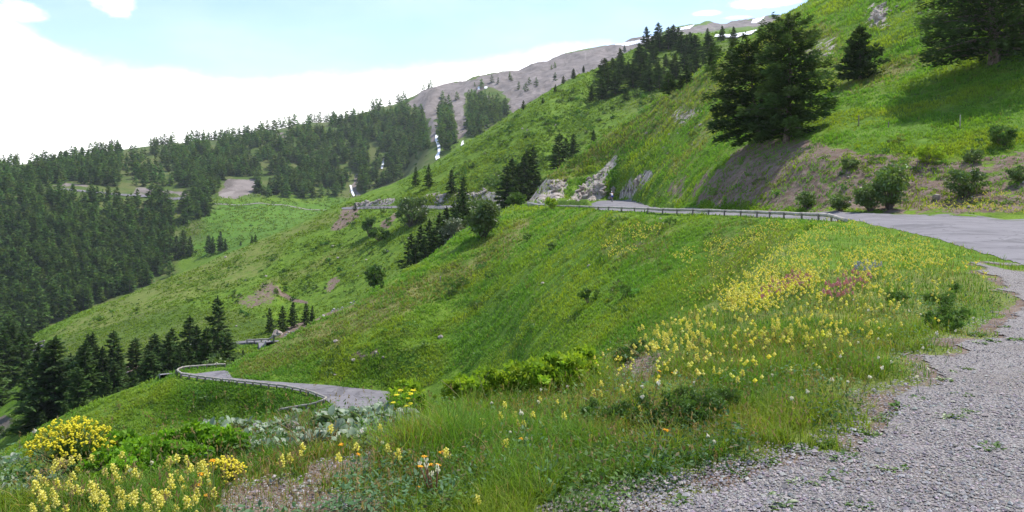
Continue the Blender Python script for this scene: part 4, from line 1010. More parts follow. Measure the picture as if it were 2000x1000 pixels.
def wall(px0, px1, line, off, top, deep, label):
    p = np.linspace(px0, px1, 24); d = lineD(line, p) + off; x = (p-1000)/F*d; z = tz(x, d + .8)
    e = empty('retaining_wall', (x[0], d[0], z[0]), label, 'wall'); o = np.array([x[0], d[0], z[0]])
    nzz = 9; Vv = []
    for i in range(24):
        for j in range(nzz):
            zz = z[i] + top - (top + deep)*j/(nzz-1)
            Vv.append([x[i] + rng.normal(0, .05), d[i] - .1 - .12*j/(nzz-1) + rng.normal(0, .07), zz])
    for i in range(24): Vv.append([x[i], d[i] + .7, z[i] + top])
    q = np.array([[i*nzz+j, i*nzz+j+1, (i+1)*nzz+j+1, (i+1)*nzz+j] for i in range(23) for j in range(nzz-1)])
    q2 = np.array([[i*nzz, (i+1)*nzz, 24*nzz+i+1, 24*nzz+i] for i in range(23)])
    obj('stone_face', mesh('stone_face', np.array(Vv)-o, [q], [M['stonewall']]), e)
    m = MB()
    for i in range(23): m.tube(np.array([[x[i], d[i]+.1, z[i]+top], [x[i+1], d[i+1]+.1, z[i+1]+top]])-o, .22, 4)
    obj('coping', m.mesh('coping', [M['stonewall']]), e)
wall(826, 868, 'BO', -.4, .12, 2.6, 'grey stone retaining wall holding the distant road between the bushes')
wall(1030, 1064, 'SA', -1.2, .45, 1.9, 'grey stone retaining wall at the nose of the near spur')
m = MB(); b = at(1052, 136)
P = np.array([[0, 0, .9], [.3, -.6, .8], [.8, -1.6, .1], [1.1, -2.4, -.7]]); m.tube(P, .16, 8)
e = empty('guard_rail', b, 'white guard rail end bent down over the near retaining wall', 'guard rail'); obj('rail', m.mesh('rail', [M['wood']], True), e)
m = MB(); m.tube(np.array([[-.1, .05, -.5], [-.1, .05, .95]]), .1, 6); obj('post', m.mesh('post', [M['post']], True), e)

def stake(px, py, hpx, mat, lab, w=1.0, D=None):
    p = at(px, D) if D else hit1(px, py, 20); s = p[1]/F; m = MB()
    r = max(.035, 1.1*s)*w
    m.tube(np.array([[0, 0, -.3], [.02, 0, hpx*s*.9], [.025, 0, hpx*s]]), [r, r*.9, r*.5], 6)
    o = obj('marker_post', m.mesh('marker_post', [M[mat]], True)); o.location = p; tag(o, lab, 'post')
stake(1677, 246, 22, 'post', 'dark wooden stake standing in the meadow right of the big larch')
stake(1875, 250, 26, 'wood', 'pale wooden stake standing in the meadow below the massive larch')
stake(860, 551, 12, 'wood', 'thin pale stake on the tan crest of the near spur')
stake(1735, 250, 12, 'post', 'short stump of a stake between the dark and the pale stake')

# rider on the upper road
def skinned(name, pts, edges, rad, mat, parent=None, sub=2):
    me = bpy.data.meshes.new(name); me.from_pydata([tuple(p) for p in pts], edges, [])
    o = obj(name, me, parent); me.materials.append(mat)
    sk = o.modifiers.new('Skin', 'SKIN'); sk.use_smooth_shade = True
    for v, r in zip(me.skin_vertices[0].data, rad):
        v.radius = (r, r) if np.isscalar(r) else r
    me.skin_vertices[0].data[0].use_root = True
    s = o.modifiers.new('Subdivision', 'SUBSURF'); s.levels = sub; s.render_levels = sub
    return o
M['skin'] = plain_mat('suntanned_skin', (.48, .28, .20), (.42, .24, .17), 10, .6)
M['jersey'] = plain_mat('white_jersey', (.80, .80, .82), (.74, .74, .77), 10, .8)
M['shorts'] = plain_mat('blue_cloth', (.035, .075, .36), (.03, .06, .30), 10, .8)
M['rubber'] = plain_mat('black_rubber', (.02, .02, .02), (.03, .03, .03), 10, .7)
M['bluepaint'] = plain_mat('dark_blue_paint', (.02, .04, .16), (.02, .04, .14), 10, .35)
M['steel'] = plain_mat('bright_steel', (.5, .5, .52), (.42, .42, .44), 10, .35)
M['hair'] = plain_mat('brown_hair', (.06, .035, .02), (.04, .025, .015), 10, .8)
rb = at(1195, 136); rb[2] += .05
bike = empty('bicycle', rb, 'blue bicycle ridden away along the upper road', 'bicycle', rz=.06)
for yy in (-.52, .52):
    a = np.linspace(0, 2*PI, 25)[:-1]; m = MB()
    P = np.stack([a*0, yy + .33*np.cos(a), .34 + .33*np.sin(a)], 1); P = np.concatenate([P, P[:1]])
    m.tube(P, .022, 6, cap=False); w_ = obj('wheel', m.mesh('wheel', [M['rubber']], True), bike)
    m = MB()
    for k in range(8): m.tube(np.array([[0, yy, .34], [0, yy + .31*math.cos(k*PI/4), .34 + .31*math.sin(k*PI/4)]]), .004, 4)
    m.tube(np.array([[-.05, yy, .34], [.05, yy, .34]]), .025, 6); obj('spokes', m.mesh('spokes', [M['steel']]), w_)
m = MB()
for a, b in (((0,-.52,.34),(0,-.15,.30)), ((0,-.52,.34),(0,-.22,.78)), ((0,-.15,.30),(0,-.24,.92)), ((0,-.15,.30),(0,.34,.72)), ((0,-.22,.80),(0,.32,.84)), ((0,.32,.90),(0,.52,.34))): m.tube(np.array([a, b]), .020, 6)
obj('frame', m.mesh('frame', [M['bluepaint']], True), bike)
m = MB(); m.tube(np.array([[-.22,.50,.96],[-.2,.40,1.0],[0,.36,1.0],[.2,.40,1.0],[.22,.50,.96]]), .014, 6); m.tube(np.array([[0,.33,.86],[0,.36,1.0]]), .016, 6); obj('handlebar', m.mesh('handlebar', [M['rubber']], True), bike)
m = MB(); m.tube(np.array([[0,-.36,.97],[0,-.24,.97],[0,-.10,.96]]), [.075, .06, .02], 8); obj('saddle', m.mesh('saddle', [M['rubber']], True), bike)
m = MB(); m.tube(np.array([[-.10,-.15,.30],[.10,-.15,.30]]), .02, 6); m.tube(np.array([[.10,-.15,.30],[.10,-.15,.13],[.19,-.15,.13]]), .012, 6); m.tube(np.array([[-.10,-.15,.30],[-.10,-.15,.47],[-.19,-.15,.47]]), .012, 6); obj('pedal', m.mesh('pedal', [M['steel']]), bike)
person = empty('person', rb, 'cyclist in a white top and blue shorts seen from behind on the upper road', 'person', rz=.06)
P = [(0,-.24,1.02),(0,-.16,1.22),(0,-.02,1.42),(0,.08,1.53),(0,.13,1.62),(0,.16,1.72),(0,.17,1.80),
     (.19,.02,1.44),(.24,.20,1.22),(.21,.40,1.04),(-.19,.02,1.44),(-.24,.20,1.22),(-.21,.40,1.04),
     (.10,-.22,.98),(.14,.12,.66),(.14,-.12,.24),(.14,.04,.16),(-.10,-.22,.98),(-.14,.14,.90),(-.14,-.10,.56),(-.14,.06,.49)]
E = [(0,1),(1,2),(2,3),(3,4),(4,5),(5,6),(2,7),(7,8),(8,9),(2,10),(10,11),(11,12),(0,13),(13,14),(14,15),(15,16),(0,17),(17,18),(18,19),(19,20)]
R = [(.15,.12),(.15,.11),(.17,.12),.07,.055,.095,.07,.06,.045,.032,.06,.045,.032,.095,.062,.042,.04,.095,.062,.042,.04]
skinned('body', P, E, R, M['skin'], person)
skinned('jersey', [P[0],P[1],P[2],P[7],tuple((np.array(P[7])+P[8])/2),P[10],tuple((np.array(P[10])+P[11])/2)], [(0,1),(1,2),(2,3),(3,4),(2,5),(5,6)], [(.165,.135),(.165,.125),(.185,.135),.075,.062,.075,.062], M['jersey'], person)
skinned('shorts', [(0,-.25,1.05),P[13],tuple(np.array(P[13])*.35+np.array(P[14])*.65),P[17],tuple(np.array(P[17])*.35+np.array(P[18])*.65)], [(0,1),(1,2),(0,3),(3,4)], [(.175,.15),.115,.085,.115,.085], M['shorts'], person)
m = MB(); V = np.array([[math.cos(a)*math.cos(b)*.105, math.sin(a)*math.cos(b)*.125, math.sin(b)*.10] for b in np.linspace(-.1, 1.5, 5) for a in np.arange(10)*2*PI/10]) + [0, .15, 1.76]
m.add(V, [np.array([[r*10+c, r*10+(c+1) % 10, (r+1)*10+(c+1) % 10, (r+1)*10+c] for r in range(4) for c in range(10)])]); obj('helmet', m.mesh('helmet', [M['jersey']], True), person)

# stones and outcrops
ROCKS = [rock_mesh(200+i, M['rock'], 'boulder', 2, sq) for i, sq in enumerate(((1,.8,.6),(1,.7,.8),(.8,1,.55),(1,.9,.75),(1,.6,.5)))]
GROCKS = [rock_mesh(220+i, M['greyrock'], 'stone', 2, sq) for i, sq in enumerate(((1,.8,.6),(1,.7,.7),(.8,1,.5),(1,.9,.45)))]
def stone(px, py, wpx, label, group=None, grey=False, name='boulder', dmin=1, sink=.25, D=None):
    p = at(px, D) if D else hit1(px, py, dmin)
    if np.isnan(p[0]): return
    r = wpx/2*p[1]/F; lib = GROCKS if grey else ROCKS
    o = obj(name, lib[int(rng.integers(len(lib)))]); o.location = p + [0, 0, r*(.55-sink)]
    o.rotation_euler = (rng.normal(0, .3), rng.normal(0, .3), rng.random()*6.28); o.scale = (r, r, r*rng.uniform(.8, 1.2))
    return tag(o, label, 'rock', group)
def outcrop(cl, label, seed):
    """one rock mass: many angular slabs grown together, lying along the given photo points"""
    r = np.random.default_rng(seed); V, Fc = [], []; off = 0; c0 = None
    Hs = np.array([hit1(px, py, 30) for px, py, _ in cl]); Rs = np.array([w*.62 for _, _, w in cl])*Hs[:, 1]/F
    near_ = np.linalg.norm(Hs[:, None]-Hs[None], axis=2) < .72*(Rs[:, None]+Rs[None]); lab_ = np.arange(len(Hs))
    for _ in range(len(Hs)): lab_ = np.where(near_, lab_[None], 10**6).min(1)
    keep_ = lab_ == np.bincount(lab_).argmax()            # one connected mass
    for (px, py, wpx), h, kp in zip(cl, Hs, keep_):
        if not kp: continue
        wpx = wpx*1.24
        if c0 is None: c0 = h
        base = ROCKS[int(r.integers(5))]
        v = np.empty(len(base.vertices)*3); base.vertices.foreach_get('co', v); v = v.reshape(-1, 3)
        f = np.empty(len(base.polygons)*3, int); base.polygons.foreach_get('vertices', f); f = f.reshape(-1, 3)
        s = wpx/2*h[1]/F; a = r.random()*6.28; ca, sa = math.cos(a), math.sin(a)
        v = v*np.array([1.0, .8, r.uniform(.7, 1.3)])*s
        v = np.stack([v[:, 0]*ca - v[:, 1]*sa, v[:, 0]*sa + v[:, 1]*ca, v[:, 2] + v[:, 0]*.5], 1) + h + [0, 0, s*.12]
        V.append(v - c0); Fc.append(f+off); off += len(v)
    o = obj('rock_outcrop', mesh('rock_outcrop', np.concatenate(V), Fc, [M['rock']])); o.location = c0
    return tag(o, label, 'rock outcrop')
def along(pts, n, w, jit):
    pts = np.asarray(pts, float); r = np.random.default_rng(len(pts)*7+n); s = np.linspace(0, len(pts)-1, n)
    X = np.interp(s, np.arange(len(pts)), pts[:, 0]) + r.normal(0, jit, n); Y = np.interp(s, np.arange(len(pts)), pts[:, 1]) + r.normal(0, jit*.7, n)
    return [(x, y, w*r.uniform(.5, 1.5)) for x, y in zip(X, Y)]
outcrop(along([(1112,388),(1130,372),(1152,356),(1168,345),(1180,328),(1192,318),(1198,304)], 51, 11, 3), 'pale diagonal rock rib that climbs the near spur above the road', 1)
outcrop(along([(1125,385),(1145,382),(1160,372),(1175,366),(1180,380)], 33, 12, 4), 'broken pinkish rock foot of the near spur beside the road', 2)
outcrop(along([(1190,386),(1197,376),(1201,368)], 10, 8, 2), 'small pointed rock fin between the two larger ribs', 3)
outcrop(along([(1212,386),(1228,370),(1240,358),(1252,350),(1262,340)], 33, 12, 3), 'right hand rock rib slanting above the short grey road stretch', 4)
outcrop(along([(1008,388),(1022,382),(1036,374),(1052,364),(1064,356),(1082,362),(1094,372),(1075,380),(1040,388)], 66, 10, 5), 'crumbled pinkish rock cutting at the nose of the near spur', 5)
outcrop(along([(692,402),(712,398),(735,394),(755,392),(770,396)], 39, 10, 2), 'long pink rock cutting left of the wide bushy tree', 6)
outcrop(along([(826,392),(840,386),(856,384),(868,388),(850,396),(832,399)], 33, 11, 3), 'pink rock cutting above the distant retaining wall', 7)
outcrop(along([(912,380),(930,382),(945,376),(958,378),(972,386),(985,392)], 39, 10, 3), 'pale rock band right of the tall slim conifer', 8)
outcrop(along([(1704,44),(1710,34),(1716,24),(1722,12),(1712,40),(1724,30)], 24, 13, 3), 'blue grey and orange rock outcrop high on the upper meadow', 9)
outcrop(along([(530,664),(540,656),(552,652),(548,662)], 13, 13, 2), 'heap of grey slabs where the stream meets the gully road', 10)
lab = 'pale stone lying scattered in the grass of the steep near spur'
for px, py in [(1318,212),(1328,228),(1343,206),(1350,198),(1338,246),(1324,262),(1308,265),(1372,220),(1352,284),(1296,290),(1390,190),(1300,222),(1270,240),(1335,240),(1358,250),(1368,246),(1380,205),(1346,262),(1290,276),(1262,262),(1362,285),(1305,300),(1392,235)]:
    stone(px, py, rng.uniform(5, 11), lab, 'pale stones on the near spur', dmin=40)
lab = 'pale stone on the upper meadow around the blue grey outcrop'
for px, py in [(1690,30),(1740,22),(1752,14),(1680,60),(1735,52),(1765,24),(1655,75),(1612,72),(1590,90),(1580,122),(1610,110),(1640,95),(1575,150),(1700,70),(1795,28),(1815,20)]:
    stone(px, py, rng.uniform(5, 11), lab, 'pale stones on the upper meadow', dmin=40)
lab = 'pale stone lying on the flowery slope below the log rail'
for px, py in [(1290,428),(1296,437),(1060,555),(1100,540),(860,660),(688,726),(640,735),(655,733),(748,700),(735,690),(690,705),(655,668),(1150,520),(1255,520),(800,650)]:
    stone(px, py, rng.uniform(6, 13), lab, 'pale stones on the slope below the rail', dmin=30)
lab = 'small white stone on the second green hillside'
for px, py in [(664,530),(660,505),(650,482),(668,484),(758,492),(790,478),(798,466),(715,508),(440,503),(462,638),(500,575),(480,548),(520,540),(1030,255),(1085,246),(1020,252),(975,345),(1168,205),(700,540),(690,520)]:
    stone(px, py, rng.uniform(4, 9), lab, 'white stones on the second hillside', dmin=130)
lab = 'grey stone of the dry stream bed between the spurs'
for s in np.linspace(0, 1, 34):
    px = 560 + 140*s; py = 655 - 62*s - 4*math.sin(s*3)
    stone(px + rng.normal(0, 4), py + rng.normal(0, 3), rng.uniform(4, 9), lab, 'stones of the dry stream bed', True, dmin=110)
lab = 'grey rubble stone on the bare bank above the road'
for _ in range(46):
    px, py = rng.uniform(1650, 2000), rng.uniform(315, 410); stone(px, py, rng.uniform(3, 8), lab, 'rubble on the bare bank', rng.random() < .5, 'stone', 42)
stone(505, 842, 46, 'pale grey pointed boulder among the downy leaves', grey=True, dmin=3)
stone(1284, 615, 24, 'pinkish boulder standing at the top of the flower bank', D=14)
stone(470, 838, 22, 'small grey stone left of the pale pointed boulder', grey=True, dmin=3)
stone(572, 838, 34, 'flat brownish stone right of the pale pointed boulder', grey=False, dmin=3)
stone(1352, 898, 18, 'rounded grey stone at the grass edge of the gravel', grey=True, dmin=3)
stone(1890, 946, 30, 'flat dark edged stone lying alone in the gravel', grey=True, dmin=3, sink=.42)
stone(1830, 388, 24, 'white flat rock by the yellow roadside flowers', dmin=42)
stone(1895, 407, 18, 'second white rock right of the yellow roadside flowers', dmin=42)
# ------------------------------------------------------------------ the verge: grass, herbs, flowers, gravel stones
def grid_at(A, x, y):
    px = np.clip(x/y*F + 1000, PXC[0], PXC[-1]-.01); c = np.clip(np.searchsorted(PXC, px, 'right')-1, 0, NC-2)
    r = np.clip(np.searchsorted(LD, np.log(np.clip(y, 1.01, 2599)), 'right')-1, 0, NR-2)
    return A[r, c]
def ground_pts(n, box, dmax, dmin=1.3):
    X = rng.uniform(box[0], box[2], n); Y = rng.uniform(box[1], box[3], n)
    Hh = hit(X, Y); Hh = Hh[~np.isnan(Hh[:, 0])]; Hh = Hh[(Hh[:, 1] < dmax) & (Hh[:, 1] > dmin)]
    Hh[:, 2] = tz(Hh[:, 0], Hh[:, 1]); return Hh
A1_ = ground_pts(250000, (-120, 425, 2120, 1180), 48)
ny = rng.uniform(1.5, 9.5, 70000); nx = rng.uniform(-1, 1, 70000)*(ny*.9 + 1.0); A2_ = np.stack([nx, ny, tz(nx, ny)], 1)
G = np.concatenate([A1_, A2_])
ing = in_gravel(G[:, 0], G[:, 1], G[:, 2]); dz_ = grid_at(dirt, G[:, 0], G[:, 1])
onroad = (G[:, 1] > np.interp(G[:, 0]/G[:, 1]*F+1000, [1640, 1660, 1700, 1800, 1900, 2000, 2200], [44, 43.5, 35.5, 27.2, 20.6, 16.6, 12.3])*.985) & (G[:, 0]/G[:, 1]*F+1000 > 1640)
u_ = rng.random(len(G)); clump = vn(G[:, 0]*2.3, G[:, 1]*2.3, 301); clump2 = vn(G[:, 0]*.8, G[:, 1]*.8, 311)
isl = ing & (vn(G[:, 0]*1.9, G[:, 1]*1.9, 317) > .60) & (G[:, 0]/G[:, 1] < .52) & (G[:, 1] < 9)
keep = (~onroad) & (u_ < np.where(isl, .5, np.where(ing, .012, np.where(dz_ > .45, .14, 1.0)))*np.clip(.35 + clump*1.1, 0, 1))
# soft edge where the grass thins towards the gravel
edge_in = in_gravel(G[:, 0] + .35, G[:, 1] - .1, G[:, 2], 1.4); keep &= ~(edge_in & (rng.random(len(G)) < .6))
edge_in = edge_in[keep]; G, ing, dz_, clump, clump2 = G[keep], ing[keep], dz_[keep], clump[keep], clump2[keep]
n = len(G)
gpx, gpy = proj(G[:, 0], G[:, 1], G[:, 2])
h = (.05 + .12*clump**1.4 + .10*(rng.random(n)**3))*(.75 + .6*clump2)
h *= 1 + .7*np.exp(-((gpx-850)/170)**2 - ((gpy-900)/60)**2)
leafy = inpoly(gpx, gpy, [(-60,880),(230,840),(500,800),(800,780),(1150,700),(1160,745),(1000,785),(800,845),(720,890),(520,900),(300,960),(-60,990)])
h *= np.where(leafy, .5, 1)
h *= np.where(ing, .35, 1)*np.where(edge_in, .5, 1)*np.where(dz_ > .45, .6, 1)
h = np.maximum(h, 4.5/F*G[:, 1])
wd = np.clip(rng.uniform(.0028, .0055, n), 1.05/F*G[:, 1], 1)
tint = np.ones((n, 3))*rng.uniform(.62, 1.15, (n, 1))
ky = np.clip((vn(G[:, 0]*1.1, G[:, 1]*1.1, 321)-.35)*1.8, 0, 1)[:, None]
tint *= (1-ky)*np.array([.66, .92, .8]) + ky*np.array([1.08, 1.04, .8])
st = rng.random(n) < (.05 + .11*(clump < .35)); tint[st] = np.array([2.4, 1.25, 4.2])*rng.uniform(.6, 1.05, (st.sum(), 1))
rd_ = (vn(G[:, 0]*.9, G[:, 1]*.9, 331) > .62) & (rng.random(n) < .22); tint[rd_] = np.array([1.7, .75, 2.6])*rng.uniform(.6, 1.1, (rd_.sum(), 1))
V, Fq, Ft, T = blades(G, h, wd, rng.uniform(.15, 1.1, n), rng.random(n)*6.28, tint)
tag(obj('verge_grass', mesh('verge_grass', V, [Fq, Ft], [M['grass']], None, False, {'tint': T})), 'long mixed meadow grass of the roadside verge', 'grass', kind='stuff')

# turf on the slopes beyond
S = np.concatenate([ground_pts(60000, (300, 400, 1660, 830), 165, 30), ground_pts(48000, (1000, -10, 2060, 412), 215, 44), ground_pts(16000, (-20, 690, 700, 910), 130, 45)])
cl_ = vn(S[:, 0]*.5, S[:, 1]*.5, 341); dr = np.maximum(grid_at(dirt, S[:, 0], S[:, 1]), grid_at(rock, S[:, 0], S[:, 1]))
spx = 1000 + S[:, 0]/S[:, 1]*F
rdm = ((S[:, 1] > lineD('RO', spx)-.2) & (S[:, 1] < lineD('RI', spx)+.2) & (spx > 345) & (spx < 870)) | ((S[:, 1] > lineD('SA', spx)+.9) & (S[:, 1] < lineD('UI', spx)+.2) & (spx > 1060))
keep = (~rdm) & (rng.random(len(S)) < np.where(dr > .4, .22, 1)*np.clip(.25 + cl_*1.2, 0, 1)); S, cl_ = S[keep], cl_[keep]; dry_ = grid_at(dry, S[:, 0], S[:, 1])
k = 4; P = np.repeat(S, k, 0); n = len(P); sc_ = P[:, 1]/F
P[:, :2] += rng.normal(0, 1, (n, 2))*(3.5*sc_)[:, None]; P[:, 2] = tz(P[:, 0], P[:, 1]) - .02
h = sc_*rng.uniform(3.0, 8.0, n)*(.6 + .8*np.repeat(cl_, k)); w_ = sc_*rng.uniform(1.4, 2.6, n)
tint = np.ones((n, 3))*np.repeat(rng.uniform(1.1, 1.45, len(S)), k)[:, None]
ky = np.repeat(np.clip((vn(S[:, 0]*.22, S[:, 1]*.22, 351)-.35)*2.2, 0, 1), k)[:, None]
tint *= (1-ky)*np.array([.55, .80, .85]) + ky*np.array([1.0, .95, .8])
dd = np.repeat(rng.random(len(S)) < dry_*.55 + .04, k); tint[dd] = np.array([1.45, 1.08, 3.0])*rng.uniform(.55, .95, (dd.sum(), 1))
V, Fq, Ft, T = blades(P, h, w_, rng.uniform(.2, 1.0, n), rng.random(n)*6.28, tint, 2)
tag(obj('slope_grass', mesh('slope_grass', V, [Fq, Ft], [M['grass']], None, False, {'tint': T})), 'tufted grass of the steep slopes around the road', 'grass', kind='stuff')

# coarse turf of the second hillside
S = np.concatenate([ground_pts(30000, (60, 380, 900, 700), 345, 150), ground_pts(34000, (780, 60, 1440, 410), 470, 200), ground_pts(4000, (330, 380, 700, 505), 900, 480)])
spx = 1000 + S[:, 0]/S[:, 1]*F
S = S[~((S[:, 1] > lineD('BO', spx)-.3) & (S[:, 1] < lineD('BI', spx)+.3) & (spx > 640) & (spx < 1045))]
S = S[(rng.random(len(S)) < np.clip(vn(S[:, 0]*.12, S[:, 1]*.12, 361)*1.4 - .1, 0, 1)*np.where(np.maximum(grid_at(scree, S[:, 0], S[:, 1]), grid_at(dirt, S[:, 0], S[:, 1])) > .4, .1, 1))]
k = 3; P = np.repeat(S, k, 0); n = len(P); sc_ = P[:, 1]/F
P[:, :2] += rng.normal(0, 1, (n, 2))*(2.5*sc_)[:, None]; P[:, 2] = tz(P[:, 0], P[:, 1]) - .02
kk = np.repeat(vn(S[:, 0]*.07, S[:, 1]*.07, 371), k)[:, None]
tint = np.repeat(rng.uniform(.75, 1.15, len(S)), k)[:, None]*((1-kk)*np.array([.68, .85, .9]) + kk*np.array([.95, .95, .9]))
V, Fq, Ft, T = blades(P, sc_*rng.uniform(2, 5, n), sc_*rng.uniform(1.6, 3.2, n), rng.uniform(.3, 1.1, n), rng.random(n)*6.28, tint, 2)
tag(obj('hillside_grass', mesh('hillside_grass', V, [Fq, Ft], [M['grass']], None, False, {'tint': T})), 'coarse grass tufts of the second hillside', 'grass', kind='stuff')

# small broad leaves and seed stems between the blades
S = np.concatenate([ground_pts(70000, (-60, 560, 2060, 1120), 24), ground_pts(9000, (1380, 430, 1960, 620), 40)])
S = S[~in_gravel(S[:, 0] + .2, S[:, 1], S[:, 2], 1.2)]; S = S[(vn(S[:, 0]*1.7, S[:, 1]*1.7, 381) > .38)]
S = S[~((S[:, 1] > np.interp(1000+S[:, 0]/S[:, 1]*F, [1640, 1660, 1700, 1800, 1900, 2000, 2200], [44, 43.5, 35.5, 27.2, 20.6, 16.6, 12.3])*.97) & (S[:, 0]/S[:, 1]*F+1000 > 1640))]
n = len(S); P = S + np.stack([rng.normal(0, .02, n), rng.normal(0, .02, n), .015 + rng.random(n)**1.5*.13], 1)
a = unit(rng.normal(0, 1, (n, 3))*[1, 1, .45] + [0, 0, .2]); b = unit(np.cross(a, [0, 0, 1.] + rng.normal(0, .35, (n, 3))))
s = np.maximum(rng.uniform(.010, .024, n), .9/F*P[:, 1])
kk = vn(S[:, 0]*.9, S[:, 1]*.9, 391); T = rng.uniform(.6, 1.25, (n, 1))*np.where((kk > .6)[:, None], np.array([[1.35, 1.35, 3.2]]), np.where((kk < .35)[:, None], np.array([[.6, .75, .9]]), np.array([[1.0, 1.05, .8]])))
br = rng.random(n) < .06; T[br] = np.array([2.2, .95, 2.2])*rng.uniform(.6, 1, (br.sum(), 1))
V, Fq, T = cards(P, a*s[:, None], b*(s*.45)[:, None], T)
tag(obj('ground_herbs', mesh('ground_herbs', V, [Fq], [M['leaf_dark']], None, False, {'tint': T})), 'small broad leaves growing low between the grass blades', 'ground cover', kind='stuff')
S = ground_pts(3300, (60, 600, 1960, 1060), 22); S = S[~in_gravel(S[:, 0] + .1, S[:, 1], S[:, 2])]; S = S[vn(S[:, 0]*.8, S[:, 1]*.8, 395) > .42]; n = len(S)
hh = rng.uniform(.14, .36, n)*(.6 + .6*vn(S[:, 0]*.6, S[:, 1]*.6, 396)); az_ = rng.random(n)*6.28; ln = rng.uniform(.1, .6, n)
V, Fq, Ft, T = blades(S, hh, np.maximum(.0022, .55/F*S[:, 1]), ln, az_, np.ones((n, 3))*rng.uniform(.7, 1.3, (n, 1)), 3)
tips = S + np.stack([np.cos(az_)*ln*hh, np.sin(az_)*ln*hh, hh*(1-.35*ln)], 1); tips = np.repeat(tips, 4, 0); m_ = len(tips)
tips = tips + rng.normal(0, 1, (m_, 3))*[.004, .004, .014]; a = unit(rng.normal(0, .5, (m_, 3)) + [0, 0, 1])*.013; b = unit(np.cross(a, rng.normal(0, 1, (m_, 3))))*.004
V2, F2, T2 = cards(tips, a, b, np.repeat(rng.uniform(.6, 1.2, (n, 1))*np.array([1, .9, .9]), 4, 0))
tag(obj('seed_grass', mesh('seed_grass', np.concatenate([V, V2]), [Fq, Ft, F2 + len(V)], [M['straw_tint']], None, False, {'tint': np.concatenate([T, T2])})), 'thin straw coloured seed stems of the verge grass', 'grass', kind='stuff')

# loose stones of the lay-by
Q = np.concatenate([ground_pts(90000, (900, 480, 2200, 1150), 26), ground_pts(9000, (150, 860, 1350, 1000), 12)])
q2y = rng.uniform(1.6, 7, 14000); q2x = rng.uniform(.1, 1.1, 14000)*(q2y*.9+.6); Q = np.concatenate([Q, np.stack([q2x, q2y, tz(q2x, q2y)], 1)])
ing = in_gravel(Q[:, 0] + rng.exponential(.045, len(Q)), Q[:, 1], Q[:, 2], 1.15); dq = grid_at(dirt, Q[:, 0], Q[:, 1])
Q = Q[(ing & (rng.random(len(Q)) < .75)) | ((dq > .4) & (Q[:, 1] < 14))]
n = len(Q); V0, F0 = blob((0, 0, 0), (1, .8, .55))
V0 = np.concatenate([V0, V0*0])[:6]
r_ = np.clip(np.exp(rng.normal(-5.15, .45, n)), .003, .03); r_ = np.maximum(r_, .9/F*Q[:, 1])
rot = rng.random(n)*6.28; ca, sa = np.cos(rot), np.sin(rot); jit = 1 + rng.normal(0, .22, (n, 6, 3)); Vp = V0[None]*jit*r_[:, None, None]
Vp = np.stack([Vp[..., 0]*ca[:, None] - Vp[..., 1]*sa[:, None], Vp[..., 0]*sa[:, None] + Vp[..., 1]*ca[:, None], Vp[..., 2]], -1)
Vp += (Q + np.stack([r_*0, r_*0, .014 + r_*.25], 1))[:, None]
T = np.repeat(rng.uniform(.6, 1.3, (n, 1))*np.array([1, .97, .97]) * (1 + rng.normal(0, .05, (n, 3))), 6, 0)
tag(obj('gravel_stones', mesh('gravel_stones', Vp.reshape(-1, 3), [(F0[None] + np.arange(n)[:, None, None]*6).reshape(-1, 3)], [M['pebble']], None, False, {'tint': T})), 'loose pale gravel stones of the lay-by', 'gravel', kind='stuff')

# ---- flowers
def spike_parts(seed, H=.24, head=.075, wide=.028, nb=16, mat='paleyellow', leaves=5, petal=.014):
    r = np.random.default_rng(seed); st = MB(); b = r.normal(0, .02, 2)
    zz = np.linspace(-.03, H-head*.3, 5); P = np.stack([b[0]*(zz/H)**2*4*H, b[1]*(zz/H)**2*4*H, zz], 1); st.tube(P, np.linspace(.003, .002, 5), 4)
    top = P[-1]; lv, lf, lt = [], [], []; off = 0
    for i in range(leaves):
        z = H*(.15 + .6*i/leaves); a = i*2.4 + r.normal(0, .4); l = .05*(1.2-.5*z/H)*r.uniform(.8, 1.3)
        d = np.array([math.cos(a), math.sin(a), .55]); s = np.array([-math.sin(a), math.cos(a), 0])*l*.17; c = np.array([0, 0, z])
        st.add(np.array([c, c + d*l*.5 + s, c + d*l + [0, 0, -.3*l], c + d*l*.5 - s]), [[[0, 1, 2, 3]]])
    bl = MB()
    for i in range(nb):
        f = (i + .5)/nb; a = i*2.39996; rad = wide*(1.05-.75*f)*r.uniform(.8, 1.15)
        c = top + [math.cos(a)*rad, math.sin(a)*rad, -head*.35 + head*f]
        v, fc = blob((0, 0, 0), (petal*1.0, petal*.62, petal*.75)); v[4] *= 1.25; ca, sa = math.cos(a), math.sin(a)
        v = np.stack([v[:, 0]*ca - v[:, 1]*sa, v[:, 0]*sa + v[:, 1]*ca, v[:, 2] + v[:, 0]*.35], 1)*r.uniform(.75, 1.2)
        bl.add(v + c, [fc], 0, np.array([r.uniform(.85, 1.1)]*2 + [r.uniform(.6, 1.3)]))
    return [('stem', st.mesh('stem', [M['stem']])), ('blossom', bl.mesh('blossom', [M[mat]]))]
def copies(lib):
    proto = {}
    def put(name, p, label, cat, group, s=1.0, k=None):
        k = int(rng.integers(len(lib))) if k is None else k
        e = empty(name, p, label, cat, group, rng.random()*6.28, s); e.rotation_euler = (rng.normal(0, .09), rng.normal(0, .09), rng.random()*6.28)
        if k not in proto:
            for pn, me in lib[k]: obj(pn, me, e)
            proto[k] = e
        else:
            for ch in proto[k].children:
                c = ch.copy(); C.objects.link(c); c.parent = e
        return e
    return put
SP = [spike_parts(400+i, H, hd, w_, nb) for i, (H, hd, w_, nb) in enumerate(((.22,.085,.026,18),(.26,.075,.024,15),(.19,.09,.029,20),(.24,.06,.022,12),(.17,.07,.026,15)))]
put_spike = copies(SP)
